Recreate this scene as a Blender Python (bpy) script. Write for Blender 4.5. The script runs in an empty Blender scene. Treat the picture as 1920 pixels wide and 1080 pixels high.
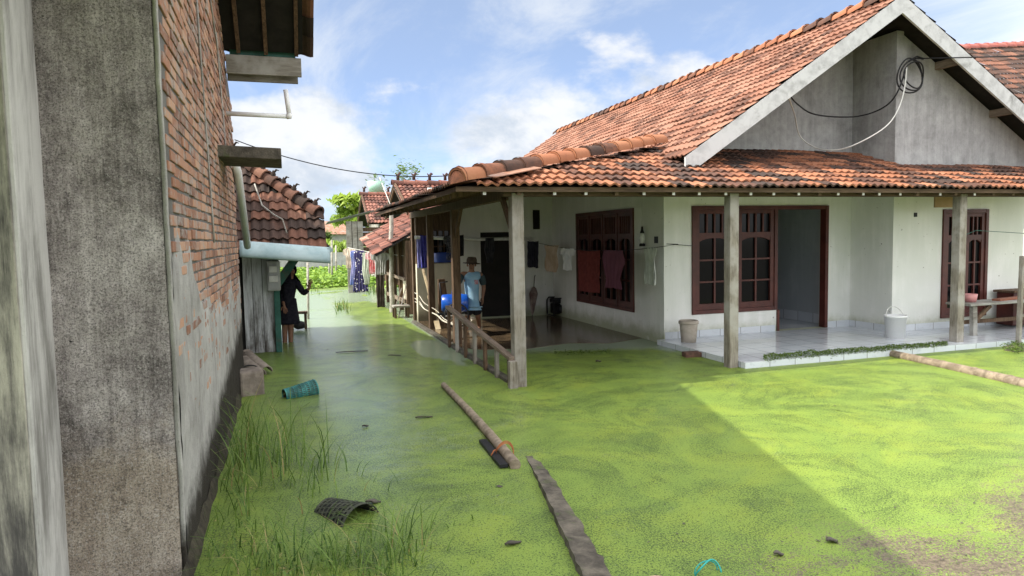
import bpy, math, random
from mathutils import Vector, Matrix, noise
random.seed(7)
V = Vector
C = bpy.context.scene.collection
SC = bpy.context.scene
rad = math.radians

# ------------------------------------------------------------------ camera, sky, sun, exposure
H = 1.75
FPX = 1291.0
YAW, PITCH, ROLL = .315, .0715, -.0195
_f = V((math.sin(YAW)*math.cos(PITCH), math.cos(YAW)*math.cos(PITCH), -math.sin(PITCH)))
_r = V((math.cos(YAW), -math.sin(YAW), 0)); _u = _r.cross(_f)
cr = math.cos(ROLL)*_r + math.sin(ROLL)*_u
cu = -math.sin(ROLL)*_r + math.cos(ROLL)*_u
cam = bpy.data.cameras.new('camera'); camo = bpy.data.objects.new('camera', cam); C.objects.link(camo)
camo.matrix_world = Matrix(((cr.x, cu.x, -_f.x, 0), (cr.y, cu.y, -_f.y, 0), (cr.z, cu.z, -_f.z, H), (0, 0, 0, 1)))
cam.sensor_width = 36; cam.lens = FPX/1920*36; cam.clip_start = .05; cam.clip_end = 3000
SC.camera = camo
CAM = V((0, 0, H))
def _ray(px): return _f + cr*((px[0]-960)/FPX) - cu*((px[1]-540)/FPX)
def wz(px, py, z=0.0):
    d = _ray((px, py)); return CAM + d*((z-H)/d.z)
def wy(px, py, y):
    d = _ray((px, py)); return CAM + d*(y/d.y)
def wx(px, py, x):
    d = _ray((px, py)); return CAM + d*(x/d.x)

SUN_EL = rad(46.5)
SUN_DIR = V((-math.cos(SUN_EL), .035, math.sin(SUN_EL))).normalized()
w = bpy.data.worlds.new('World'); SC.world = w; w.use_nodes = True
nt = w.node_tree; N = nt.nodes; L = nt.links
bg = N['Background']; bg.inputs[1].default_value = .15
sky = N.new('ShaderNodeTexSky'); sky.sky_type = 'NISHITA'; sky.sun_disc = False
sky.sun_elevation = SUN_EL; sky.sun_rotation = rad(270); sky.air_density = .4; sky.dust_density = .05; sky.ozone_density = 2
def wmath(op, a, b=None, c=None, clamp=False):
    n = N.new('ShaderNodeMath'); n.operation = op; n.use_clamp = clamp
    for i, v in enumerate((a, b, c)):
        if v is None: continue
        if isinstance(v, (int, float)): n.inputs[i].default_value = v
        else: L.new(v, n.inputs[i])
    return n.outputs[0]
tc = N.new('ShaderNodeTexCoord'); sep = N.new('ShaderNodeSeparateXYZ'); L.new(tc.outputs['Generated'], sep.inputs[0])
dz = wmath('MAXIMUM', sep.outputs[2], 0.0)
den = wmath('ADD', dz, .22)
cx = wmath('DIVIDE', sep.outputs[0], den); cy = wmath('DIVIDE', sep.outputs[1], den)
comb = N.new('ShaderNodeCombineXYZ'); L.new(cx, comb.inputs[0]); L.new(cy, comb.inputs[1])
def wnoise(vec, scale, detail, rough, dist=0, off=(0, 0, 0), sc3=(1, 1, 1)):
    m = N.new('ShaderNodeMapping'); m.inputs['Location'].default_value = off; m.inputs['Scale'].default_value = sc3
    L.new(vec, m.inputs[0]); n = N.new('ShaderNodeTexNoise')
    n.inputs['Scale'].default_value = scale; n.inputs['Detail'].default_value = detail; n.inputs['Roughness'].default_value = rough
    n.inputs['Distortion'].default_value = dist; L.new(m.outputs[0], n.inputs['Vector']); return n.outputs['Fac']
def wramp(v, a, b):
    n = N.new('ShaderNodeMapRange'); n.interpolation_type = 'SMOOTHSTEP'
    n.inputs[1].default_value = a; n.inputs[2].default_value = b; L.new(v, n.inputs[0]); return n.outputs[0]
def wmix(f, a, b):
    n = N.new('ShaderNodeMix'); n.data_type = 'RGBA'
    for k, v in ((0, f), (6, a), (7, b)):
        if isinstance(v, float): n.inputs[k].default_value = v
        elif isinstance(v, tuple): n.inputs[k].default_value = v + (1,)
        else: L.new(v, n.inputs[k])
    return n.outputs[2]
gen = tc.outputs['Generated']
haze = wmath('MAXIMUM', .64, wmath('MULTIPLY', wmath('SUBTRACT', 1.0, wramp(dz, .0, .24)), .85))
col = wmix(haze, sky.outputs[0], (.98, 1.20, 1.52))
cir = wramp(wnoise(comb.outputs[0], 1.1, 10, .64, .6, (3.1, 1.4, 0), (1.6, .8, 1)), .42, .72)      # thin high streaks
col = wmix(wmath('MULTIPLY', cir, .72), col, (2.05, 2.15, 2.25))
low = wmath('SUBTRACT', 1.0, wramp(dz, .10, .30))                                                  # cumulus bank low over the horizon
cn = wnoise(gen, 4.6, 10, .55, .1, (.35, .1, .22), (1, 1, 1.7))
cum = wramp(wmath('ADD', cn, wmath('MULTIPLY', low, .20)), .575, .70)
cs = wramp(wmath('ADD', wnoise(gen, 9, 8, .6, .2, (.1, .3, .5), (1, 1, 1.5)), wmath('MULTIPLY', dz, .9)), .45, .72)
col = wmix(wmath('MULTIPLY', cum, .92), col, wmix(cs, (1.45, 1.62, 1.85), (2.25, 2.28, 2.32)))
def wdir(v, a, b):
    vm = N.new('ShaderNodeVectorMath'); vm.operation = 'DOT_PRODUCT'; L.new(gen, vm.inputs[0]); vm.inputs[1].default_value = tuple(V(v).normalized()); return wramp(vm.outputs['Value'], a, b)
col = wmix(wmath('MULTIPLY', wdir((.70, -.62, .42), .10, .80), .8), col, (5.6, 5.6, 5.6))        # bright cloud added out of view behind the viewer to fill the shade
col = wmix(wmath('MULTIPLY', wdir(SUN_DIR, .30, .95), .8), col, (10., 10., 10.))                  # unseen bright cloud round the sun, added as more fill light
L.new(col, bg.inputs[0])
sl = bpy.data.lights.new('sun', 'SUN'); sl.energy = 2.15; sl.angle = rad(.6); sl.color = (1, .93, .80)
so = bpy.data.objects.new('sun', sl); C.objects.link(so)
so.rotation_euler = (-SUN_DIR).to_track_quat('-Z', 'Y').to_euler(); so.location = (-10, 0, 20)
SC.view_settings.view_transform = 'Standard'; SC.view_settings.look = 'None'
SC.view_settings.exposure = 1.6; SC.view_settings.gamma = 1
SC.render.resolution_x = 1024; SC.render.resolution_y = 576
SC.cycles.max_bounces = 8; SC.cycles.diffuse_bounces = 4; SC.cycles.glossy_bounces = 4

# ------------------------------------------------------------------ tagging helpers
def tag(o, label=None, cat=None, group=None, kind=None):
    if label: o['label'] = label
    if cat: o['category'] = cat
    if group: o['group'] = group
    if kind: o['kind'] = kind
    return o
def thing(name, label, cat, loc=(0, 0, 0), group=None):
    o = bpy.data.objects.new(name, None); C.objects.link(o); o.location = loc; o.empty_display_size = .1
    return tag(o, label, cat, group)
def wloc(o):
    p = V((0, 0, 0))
    while o is not None: p = p + o.location; o = o.parent
    return p

class MB:
    def __init__(s): s.v = []; s.f = []; s.a = []; s.sm = []
    def quad(s, a, b, c, d, r=0.0, sm=False):
        i = len(s.v); s.v += [tuple(a), tuple(b), tuple(c), tuple(d)]; s.f.append((i, i+1, i+2, i+3)); s.a.append(r); s.sm.append(sm)
    def tri(s, a, b, c, r=0.0):
        i = len(s.v); s.v += [tuple(a), tuple(b), tuple(c)]; s.f.append((i, i+1, i+2)); s.a.append(r); s.sm.append(False)
    def obox(s, c, ax, ay, az, r=None):
        c, ax, ay, az = V(c), V(ax), V(ay), V(az); r = random.random() if r is None else r
        if ax.cross(ay).dot(az) < 0: ax = -ax
        i = len(s.v)
        for sz in (-1, 1):
            for sx, sy in ((-1, -1), (1, -1), (1, 1), (-1, 1)): s.v.append(tuple(c + ax*sx + ay*sy + az*sz))
        for q in ((3, 2, 1, 0), (4, 5, 6, 7), (0, 1, 5, 4), (1, 2, 6, 5), (2, 3, 7, 6), (3, 0, 4, 7)):
            s.f.append(tuple(i+k for k in q)); s.a.append(r); s.sm.append(False)
        return s
    def box(s, x0, x1, y0, y1, z0, z1, r=None):
        return s.obox(((x0+x1)/2, (y0+y1)/2, (z0+z1)/2), (abs(x1-x0)/2, 0, 0), (0, abs(y1-y0)/2, 0), (0, 0, abs(z1-z0)/2), r)
    def beam(s, p, q, w, h, up=(0, 0, 1), r=None):
        p, q = V(p), V(q); d = (q-p); l = d.length; d.normalize(); up = V(up)
        if abs(d.dot(up)) > .98: up = V((0, 1, 0))
        sd = d.cross(up).normalized(); uu = sd.cross(d)
        return s.obox((p+q)/2, d*l/2, sd*w/2, uu*h/2, r)
    def grid(s, fn, nu, nv, r=0.0, sm=True, closeu=False):
        i = len(s.v)
        for b in range(nv+1):
            for a in range(nu + (0 if closeu else 1)): s.v.append(tuple(fn(a/nu, b/nv)))
        W = nu if closeu else nu+1
        for b in range(nv):
            for a in range(nu):
                a2 = (a+1) % W
                s.f.append((i+b*W+a, i+b*W+a2, i+(b+1)*W+a2, i+(b+1)*W+a)); s.a.append(r(a/nu, b/nv) if callable(r) else r); s.sm.append(sm)
        return s
    def tube(s, pts, rr, n=8, caps=True, r=0.0):
        pts = [V(p) for p in pts]; rs = rr if isinstance(rr, (list, tuple)) else [rr]*len(pts)
        i = len(s.v); prev = None
        for k, p in enumerate(pts):
            d = (pts[min(k+1, len(pts)-1)] - pts[max(k-1, 0)]).normalized()
            if prev is None: sd = d.cross(V((0, 0, 1)) if abs(d.z) < .9 else V((0, 1, 0))).normalized()
            else: sd = (prev - d*prev.dot(d)).normalized()
            prev = sd; up = d.cross(sd)
            for a in range(n):
                t = 2*math.pi*a/n; s.v.append(tuple(p + (sd*math.cos(t) + up*math.sin(t))*rs[k]))
        for k in range(len(pts)-1):
            for a in range(n):
                b = (a+1) % n
                s.f.append((i+k*n+a, i+k*n+b, i+(k+1)*n+b, i+(k+1)*n+a)); s.a.append(r); s.sm.append(True)
        if caps:
            s.f.append(tuple(i+a for a in reversed(range(n)))); s.a.append(r); s.sm.append(False)
            e = i+(len(pts)-1)*n; s.f.append(tuple(e+a for a in range(n))); s.a.append(r); s.sm.append(False)
        return s
    def lathe(s, prof, c, n=20, axis=(0, 0, 1), r=0.0, arc=(0, 2*math.pi), closed=True):
        c = V(c); ax = V(axis).normalized(); e = ax.cross(V((0, 1, 0)) if abs(ax.y) < .9 else V((1, 0, 0))).normalized(); g = ax.cross(e)
        def fn(u, v):
            k = v*(len(prof)-1); rr, zz = prof[min(int(round(k)), len(prof)-1)]
            t = arc[0] + (arc[1]-arc[0])*u
            return c + ax*zz + (e*math.cos(t) + g*math.sin(t))*rr
        return s.grid(fn, n, len(prof)-1, r, True, closeu=closed)
    def prism(s, poly, ext, r=0.0):
        poly = [V(p) for p in poly]; ext = V(ext); n = len(poly)
        nn = V((0, 0, 0))
        for k in range(n): nn += (poly[k]-poly[0]).cross(poly[(k+1) % n]-poly[0])
        if nn.dot(ext) > 0: poly = list(reversed(poly))
        i = len(s.v); s.v += [tuple(p) for p in poly] + [tuple(p+ext) for p in poly]
        s.f.append(tuple(range(i, i+n))); s.f.append(tuple(i+n+k for k in reversed(range(n))))
        for k in range(n):
            b = (k+1) % n; s.f.append((i+b, i+k, i+n+k, i+n+b))
        s.a += [r]*(n+2); s.sm += [False]*(n+2); return s
    def ball(s, c, rx, ry=None, rz=None, n=10, jit=0, r=0.0):
        c = V(c); ry = ry or rx; rz = rz or rx; sd = random.random()*50
        def fn(u, v):
            t = 2*math.pi*u; p = math.pi*(v*.998+.001)
            d = V((math.sin(p)*math.cos(t), math.sin(p)*math.sin(t), -math.cos(p)))
            k = 1 + jit*noise.noise(d*1.7 + V((sd, sd, sd)))
            return c + V((d.x*rx*k, d.y*ry*k, d.z*rz*k))
        return s.grid(fn, n, max(5, n//2+1), r, True, closeu=True)
    def build(s, name, m, parent=None, bevel=0, solid=0, label=None):
        off = wloc(parent) if parent else V((0, 0, 0))
        me = bpy.data.meshes.new(name)
        me.from_pydata([(x-off.x, y-off.y, z-off.z) for x, y, z in s.v], [], s.f)
        me.polygons.foreach_set('use_smooth', s.sm)
        at = me.attributes.new('rnd', 'FLOAT', 'FACE'); at.data.foreach_set('value', [float(x) for x in s.a])
        me.materials.append(m); me.update()
        o = bpy.data.objects.new(name, me); C.objects.link(o); o.parent = parent
        if solid:
            md = o.modifiers.new('solid', 'SOLIDIFY'); md.thickness = solid; md.offset = 0
        if bevel:
            md = o.modifiers.new('bevel', 'BEVEL'); md.width = bevel; md.segments = 2; md.limit_method = 'ANGLE'; md.angle_limit = rad(40)
        if label: o['label'] = label
        return o
    def top(s, name, m, label, cat, group=None, kind=None, **k):       # a thing that is one mesh
        c = V((0, 0, 0))
        if s.v:
            xs = [p[0] for p in s.v]; ys = [p[1] for p in s.v]; zs = [p[2] for p in s.v]
            c = V(((min(xs)+max(xs))/2, (min(ys)+max(ys))/2, min(zs)))
        e = bpy.data.objects.new('tmp', None); e.location = c
        o = s.build(name, m, e, **k); o.parent = None; o.location = c; bpy.data.objects.remove(e)
        return tag(o, label, cat, group, kind)

# ------------------------------------------------------------------ materials
class MT:
    def __init__(s, name):
        s.m = bpy.data.materials.new(name); s.m.use_nodes = True; s.nt = s.m.node_tree; s.N = s.nt.nodes; s.L = s.nt.links
        s.p = s.N['Principled BSDF']; s.pos = s.N.new('ShaderNodeNewGeometry').outputs['Position']
    def val(s, sock, v):
        if isinstance(v, (int, float)): sock.default_value = v
        elif isinstance(v, (tuple, list)): sock.default_value = tuple(v) + ((1,) if len(v) == 3 and sock.type == 'RGBA' else ())
        else: s.L.new(v, sock)
    def vec(s, sc3=(1, 1, 1), off=(0, 0, 0), src=None):
        m = s.N.new('ShaderNodeMapping'); m.inputs['Scale'].default_value = sc3; m.inputs['Location'].default_value = off
        s.L.new(src or s.pos, m.inputs[0]); return m.outputs[0]
    def noise(s, scale, detail=5, rough=.6, dist=0, sc3=(1, 1, 1), off=(0, 0, 0)):
        n = s.N.new('ShaderNodeTexNoise'); n.inputs['Scale'].default_value = scale; n.inputs['Detail'].default_value = detail
        n.inputs['Roughness'].default_value = rough; n.inputs['Distortion'].default_value = dist
        s.L.new(s.vec(sc3, off), n.inputs['Vector']); return n.outputs['Fac']
    def voro(s, scale, sc3=(1, 1, 1), out='Distance', rnd=1.0):
        n = s.N.new('ShaderNodeTexVoronoi'); n.inputs['Scale'].default_value = scale; n.inputs['Randomness'].default_value = rnd
        s.L.new(s.vec(sc3), n.inputs['Vector']); return n.outputs[out]
    def attr(s, name='rnd'):
        n = s.N.new('ShaderNodeAttribute'); n.attribute_name = name; return n.outputs['Fac']
    def step(s, v, a, b, lo=0.0, hi=1.0):
        n = s.N.new('ShaderNodeMapRange'); n.interpolation_type = 'SMOOTHSTEP'
        n.inputs[1].default_value = a; n.inputs[2].default_value = b; n.inputs[3].default_value = lo; n.inputs[4].default_value = hi
        s.L.new(v, n.inputs[0]); return n.outputs[0]
    def math(s, op, a, b=None, c=None, clamp=False):
        n = s.N.new('ShaderNodeMath'); n.operation = op; n.use_clamp = clamp
        for i, v in enumerate((a, b, c)):
            if v is not None: s.val(n.inputs[i], v)
        return n.outputs[0]
    def mix(s, f, a, b):
        n = s.N.new('ShaderNodeMix'); n.data_type = 'RGBA'; s.val(n.inputs[0], f); s.val(n.inputs[6], a); s.val(n.inputs[7], b); return n.outputs[2]
    def ramp(s, v, stops):
        n = s.N.new('ShaderNodeValToRGB'); e = n.color_ramp.elements
        while len(e) < len(stops): e.new(.5)
        for k, (p, c) in enumerate(stops): e[k].position = p; e[k].color = tuple(c) + (1,)
        s.L.new(v, n.inputs[0]); return n.outputs[0]
    def xyz(s):
        n = s.N.new('ShaderNodeSeparateXYZ'); s.L.new(s.pos, n.inputs[0]); return n.outputs
    def bump(s, h, strength=.4, dist=.01):
        n = s.N.new('ShaderNodeBump'); n.inputs['Strength'].default_value = strength; n.inputs['Distance'].default_value = dist
        s.val(n.inputs['Height'], h); s.L.new(n.outputs[0], s.p.inputs['Normal'])
    def out(s, col, rough=.8, spec=.3, **k):
        s.val(s.p.inputs['Base Color'], col); s.val(s.p.inputs['Roughness'], rough); s.val(s.p.inputs['Specular IOR Level'], spec)
        for a, b in k.items(): s.val(s.p.inputs[a.replace('_', ' ')], b)
        return s.m

def plain(name, c1, c2, scale=6, rough=.8, bump=.15, bs=60, sc3=(1, 1, 1), a=.3, b=.7, spec=.3, dirt=None):
    m = MT(name); n = m.noise(scale, 6, .65, .3, sc3)
    col = m.mix(m.step(n, a, b), c1, c2)
    if dirt: col = m.mix(m.step(m.noise(scale*.5, 7, .7, .5, sc3, (4, 4, 4)), .52, .75), col, dirt)
    m.bump(m.noise(bs, 4, .6, 0, sc3), bump, .01)
    return m.out(col, rough, spec)

def wood(name, dark, light, axis='z', rough=.85, grey=None):
    m = MT(name); s3 = {'x': (.12, 1, 1), 'y': (1, .12, 1), 'z': (1, 1, .12)}[axis]
    g = m.noise(28, 6, .7, .4, s3); b = m.noise(3, 5, .6)
    col = m.mix(m.step(g, .3, .7), dark, light)
    if grey: col = m.mix(m.step(b, .4, .65), col, grey)
    col = m.mix(m.math('MULTIPLY', m.attr(), .25), col, tuple(x*.55 for x in dark))
    m.bump(g, .5, .006); return m.out(col, rough, .25)
M = {}
def water_mat():
    m = MT('duckweed water'); cv = m.attr('cov'); mud = m.attr('mud')
    sw = m.noise(.55, 7, .62, 2.2); swl = m.noise(.42, 5, .5, 4.5, (1, 1, 1), (3, 7, 0)); dr = m.math('PINGPONG', m.math('MULTIPLY', swl, 9.0), 1.0); md = m.noise(5.5, 7, .7, .8, (1, 1.5, 1)); fn = m.noise(95, 3, .75)
    fn2 = m.noise(38, 5, .7, .4, (1, 1, 1), (9, 3, 0))
    t = m.math('ADD', m.math('MULTIPLY', sw, .34), m.math('ADD', m.math('MULTIPLY', md, .30), m.math('MULTIPLY', fn2, .36)))   # about .5
    d = m.math('SUBTRACT', m.math('SUBTRACT', m.math('MULTIPLY', cv, .73), m.math('MULTIPLY', dr, .04)), t)
    mask = m.step(m.math('ADD', d, m.math('MULTIPLY', m.math('SUBTRACT', fn, .5), .9)), -.03, .09)
    leaf = m.mix(m.step(sw, .34, .66), (.162, .245, .042), (.206, .270, .034))           # patches of older and younger weed
    leaf = m.mix(m.step(m.noise(1.7, 6, .6, 1.2, (1, 1, 1), (4, 1, 6)), .40, .66), leaf, (.140, .212, .036))
    leaf = m.mix(m.step(m.noise(60, 3, .6, .2, (1, 1, 1), (2, 8, 1)), .40, .62, 0, .55), leaf, m.mix(.4, leaf, (.28, .37, .075)))
    # dark specks where the film is thin, crowded along the drift lines
    thin = m.math('ADD', m.math('MULTIPLY', m.step(m.noise(.9, 6, .62, 2.6, (1, 1, 1), (1, 9, 4)),   .36, .66), .075), m.math('MULTIPLY', m.math('POWER', dr, 4.0), .04))
    sp1 = m.noise(78, 3, .65, .3, (1, 1, 1), (5, 5, 5)); sp2 = m.noise(150, 2, .6, 0, (1, 1, 1), (1, 5, 2))
    thr = m.math('SUBTRACT', .598, thin)
    speck = m.math('MAXIMUM', m.step(m.math('SUBTRACT', sp1, thr), -.015, .035), m.math('MULTIPLY', m.step(m.math('SUBTRACT', sp2, thr), -.01, .04), .8))
    leaf = m.mix(m.math('MULTIPLY', speck, .92), leaf, (.032, .055, .014))
    soil = m.mix(m.step(fn2, .3, .7), (.06, .05, .034), (.17, .135, .095))
    mm = m.step(m.math('ADD', m.math('SUBTRACT', mud, m.math('MULTIPLY', md, .75)), m.math('MULTIPLY', m.math('SUBTRACT', sp1, .5), 1.1)), -.02, .10)
    leaf = m.mix(mm, leaf, soil)
    m.bump(m.math('ADD', m.math('MULTIPLY', sp1, .6), m.math('MULTIPLY', fn2, .3)), .18, .01)
    m.out(leaf, .62, .3, Coat_Weight=m.math('ADD', .10, m.math('MULTIPLY', m.attr('film'), .9), clamp=True), Coat_Roughness=.22)
    wt = m.N.new('ShaderNodeBsdfPrincipled'); wt.inputs['Base Color'].default_value = (.21, .27, .175, 1); wt.inputs['Roughness'].default_value = .22
    wt.inputs['IOR'].default_value = 1.33
    wb = m.N.new('ShaderNodeBump'); wb.inputs['Strength'].default_value = .12; wb.inputs['Distance'].default_value = .02
    m.L.new(m.noise(7, 4, .5, .2), wb.inputs['Height']); m.L.new(wb.outputs[0], wt.inputs['Normal'])
    mx = m.N.new('ShaderNodeMixShader'); m.L.new(m.math('MAXIMUM', mask, mm), mx.inputs[0]); m.L.new(wt.outputs[0], mx.inputs[1]); m.L.new(m.p.outputs[0], mx.inputs[2])
    m.L.new(mx.outputs[0], m.N['Material Output'].inputs[0]); return m.m
M['water'] = water_mat()

def tile_mat(name, moss, dark=(.045, .032, .026), org=(.38, .135, .06), pale=(.50, .25, .155), brown=(.16, .07, .042)):
    m = MT(name); r = m.attr(); n = m.noise(.9, 5, .6, .3); f = m.noise(22, 6, .7)
    k = m.math('ADD', m.math('MULTIPLY', r, .60), m.math('ADD', m.math('MULTIPLY', m.math('ADD', m.math('MULTIPLY', n, .5), m.math('MULTIPLY', m.noise(3.2, 5, .65, .3, (1, 1, 1), (2, 2, 2)), .5)), .70), m.math('MULTIPLY', f, .35)))
    k = m.math('SUBTRACT', k, .35)
    col = m.ramp(k, [(0.0 + moss*.25, dark), (.18 + moss*.36, brown), (.34 + moss*.42, org), (.96, pale)])
    col = m.mix(m.step(m.noise(60, 5, .7, 0, (1, 1, 1), (3, 0, 0)), .62, .8), col, dark)
    m.bump(f, .35, .006); return m.out(col, .9, .15)
M['tile_main'] = tile_mat('main roof tiles', .25, (.045, .034, .03), (.235, .110, .073), (.31, .178, .128), (.14, .07, .05))
M['tile_porch'] = tile_mat('porch roof tiles', .80, (.05, .038, .034), (.29, .122, .068), (.37, .19, .125), (.12, .06, .043))
M['tile_old'] = tile_mat('old roof tiles', .80, (.045, .034, .03), (.17, .08, .055), (.27, .155, .11), (.085, .052, .042))
M['tile_red'] = tile_mat('dark red roof tiles', .55, (.055, .034, .03), (.20, .082, .06), (.30, .165, .13), (.13, .06, .048))
M['cap'] = tile_mat('ridge caps', .42, (.05, .035, .03), (.30, .12, .065), (.37, .18, .10), (.11, .058, .042))

def plaster(name, base, stain, dark=None, s=1.0):
    m = MT(name); z = m.xyz()[2]
    big = m.noise(1.3*s, 6, .6, .4); st = m.noise(5, 6, .65, .2, (1, 1, .12)); f = m.noise(70, 4, .7)
    col = m.mix(m.step(m.math('MULTIPLY', big, st), .16, .42), stain, base)
    col = m.mix(m.step(m.noise(16, 6, .75, .5), .60, .70, 0, .6), col, stain)
    if dark:
        lowz = m.step(m.math('ADD', z, m.math('MULTIPLY', m.noise(4, 6, .7), .35)), .22, .52)
        col = m.mix(lowz, dark, col)
    sp = m.step(m.noise(17, 3, .6, .2, (1, 1, 1), (8, 8, 8)), .70, .735); col = m.mix(m.math('MULTIPLY', sp, .75), col, (.16, .14, .11))
    col = m.mix(m.step(m.noise(2.2, 8, .75, .8, (1, 1, .6), (6, 2, 9)), .56, .72, 0, .45), col, stain); m.bump(f, .12, .006); return m.out(col, .75, .3)
M['white'] = plaster('white limewash', (.84, .835, .80), (.72, .73, .68), (.36, .38, .26))
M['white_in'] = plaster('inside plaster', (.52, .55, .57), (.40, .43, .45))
M['cream'] = plaster('cream limewash', (.66, .60, .46), (.50, .46, .35), (.2, .18, .12))
def cement(name, a, b, c, mid=.5, streak=True, wet=False):
    m = MT(name); big = m.noise(1.6, 8, .65, .6); st = m.noise(7, 7, .7, .2, (1, 1, .09)); gr = m.noise(85, 5, .8); pt = m.noise(9, 8, .75, .3)
    k = m.math('ADD', m.math('MULTIPLY', big, .42), m.math('ADD', m.math('MULTIPLY', st, .36 if streak else .1), m.math('MULTIPLY', pt, .26)))
    col = m.ramp(k, [(mid-.16, a), (mid, b), (mid+.17, c)])
    col = m.mix(m.step(gr, .54, .72, 0, .65), col, tuple(x*.45 for x in a))
    if wet:
        x, y, z = m.xyz(); hh = m.math('ADD', m.math('MULTIPLY', m.math('SUBTRACT', y, 4.0), .10), m.math('MULTIPLY', m.noise(3.5, 7, .7, .5), .55))
        col = m.mix(m.step(m.math('SUBTRACT', z, hh), -.14, .14), (.04, .034, .028), col)
    m.bump(m.math('ADD', gr, m.math('MULTIPLY', pt, .7)), .8, .012); return m.out(col, .9, .2)
M['cement'] = cement('raw gable cement', (.19, .188, .185), (.35, .347, .342), (.52, .515, .51), .52)
M['moss'] = plain('wet mossy soil', (.025, .02, .016), (.07, .06, .04), 12, .9, .9, 40, dirt=(.05, .075, .02))
def pier_mat():
    m = MT('weathered pier cement'); z = m.xyz()[2]
    big = m.noise(1.9, 8, .66, .5); st = m.noise(14, 8, .75, .15, (1, 1, .07)); gr = m.noise(110, 5, .82); fs = m.noise(48, 5, .7, .1, (1, 1, .06)); pt = m.noise(13, 9, .78, .4); pit = m.noise(45, 3, .6)
    k = m.math('ADD', m.math('MULTIPLY', big, .40), m.math('ADD', m.math('MULTIPLY', st, .25), m.math('ADD', m.math('MULTIPLY', fs, .17), m.math('MULTIPLY', pt, .26))))
    col = m.ramp(k, [(.44, (.10, .087, .085)), (.50, (.285, .25, .245)), (.56, (.47, .42, .41)), (.63, (.72, .66, .65))])
    lowk = m.step(m.math('ADD', z, m.math('MULTIPLY', m.math('SUBTRACT', m.noise(3.2, 6, .7, .6), .5), 1.1)), .55, .95)
    tan = m.ramp(k, [(.41, (.22, .175, .145)), (.52, (.43, .355, .29)), (.64, (.66, .58, .50))])
    col = m.mix(lowk, tan, col)
    col = m.mix(m.step(gr, .47, .60, 0, .72), col, (.055, .05, .048))
    col = m.mix(m.step(m.noise(85, 4, .75, 0, (1, 1, 1), (3, 3, 3)), .53, .64, 0, .5), col, (.68, .64, .62))
    col = m.mix(m.step(pit, .70, .76), col, (.03, .028, .026))
    col = m.mix(m.step(m.noise(24, 5, .7, .2, (1, 1, .25), (7, 1, 2)), .66, .78, 0, .5), col, (.5, .49, .47))
    m.bump(m.math('ADD', gr, m.math('ADD', pt, m.math('MULTIPLY', pit, -.8))), 1.0, .014); return m.out(col, .92, .2)
M['pier'] = pier_mat()
def limed(name, light, darkc, thr, foot=0):
    m = MT(name); zc = m.xyz()[2]; st = m.noise(9, 8, .75, .3, (1, 1, .10)); big = m.noise(1.4, 7, .65, .6, (1, 1, .5)); gr = m.noise(95, 5, .8)
    k = m.math('ADD', m.math('MULTIPLY', st, .5), m.math('MULTIPLY', big, .5))
    if foot: k = m.math('SUBTRACT', k, m.step(zc, 1.1, .0, 0, foot))
    col = m.mix(m.step(k, thr-.1, thr+.09), darkc, light)
    col = m.mix(m.step(gr, .55, .75, 0, .5), col, darkc); m.bump(gr, .35, .006); return m.out(col, .9, .2)
M['lime'] = limed('pale limed cement', (.56, .545, .53), (.20, .19, .178), .47)
M['limedark'] = limed('mould stained lime', (.50, .47, .40), (.075, .07, .068), .53)
M['render'] = cement('rough wall render', (.175, .165, .152), (.36, .345, .325), (.56, .54, .51), .49, True, True)
def brick_mat():
    m = MT('old brick'); r = m.attr(); f = m.noise(30, 6, .75, .3); s = m.noise(5, 6, .7, .5)
    col = m.ramp(m.math('ADD', m.math('MULTIPLY', r, .7), m.math('MULTIPLY', f, .35)), [(.15, (.20, .11, .08)), (.5, (.36, .185, .12)), (.85, (.48, .29, .195))])
    col = m.mix(m.step(m.math('ADD', s, m.math('MULTIPLY', f, .5)), .70, .90, 0, .8), col, (.33, .315, .295)); m.bump(f, .7, .008); return m.out(col, .95, .15)
M['brick'] = brick_mat()
M['mortar'] = cement('mortar', (.13, .125, .115), (.23, .22, .205), (.34, .33, .31), .5, False)
M['wood'] = wood('grey weathered wood', (.13, .11, .085), (.30, .27, .225), 'z', grey=(.34, .32, .29))
M['wood_b'] = wood('brown wood', (.06, .038, .024), (.16, .10, .062), 'z')
M['wood_bx'] = wood('brown beam wood', (.06, .04, .026), (.15, .10, .065), 'x')
M['wood_gy'] = wood('grey rail wood', (.13, .10, .075), (.27, .21, .16), 'y')
M['wood_gx'] = wood('grey board wood', (.15, .135, .11), (.30, .28, .245), 'x', grey=(.36, .35, .32))
M['fascia'] = plain('grey fascia paint', (.40, .40, .398), (.55, .55, .548), 5, .7, .3, 50, (1, 1, 1), .3, .6, dirt=(.22, .22, .21))
M['maroon'] = plain('maroon paint', (.060, .015, .012), (.108, .028, .021), 4, .45, .1, 60, spec=.4)
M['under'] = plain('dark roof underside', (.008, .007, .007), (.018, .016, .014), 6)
M['plank'] = limed('peeling white plank paint', (.66, .68, .70), (.09, .08, .07), .43, .11)
M['green'] = plain('dark green paint', (.015, .07, .055), (.04, .14, .11), 5, .6, dirt=(.08, .075, .06))
M['zinc'] = plain('pale blue zinc', (.30, .42, .45), (.44, .55, .57), 3, .5, .1, 30, dirt=(.24, .26, .25))
M['pvc'] = plain('grey white plastic pipe', (.55, .55, .52), (.72, .72, .69), 6, .4, .03, dirt=(.33, .32, .29))
M['pvc_clean'] = plain('white plastic pipe', (.70, .71, .72), (.80, .80, .80), 3, .35, .03)
M['black'] = plain('black rubber', (.008, .008, .009), (.02, .02, .022), 6, .5)
M['whitecord'] = plain('white cord', (.55, .54, .5), (.7, .69, .65), 6, .6)
M['rust'] = plain('rusty sheet', (.22, .10, .06), (.36, .22, .16), 5, .9, dirt=(.3, .29, .28))
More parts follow.
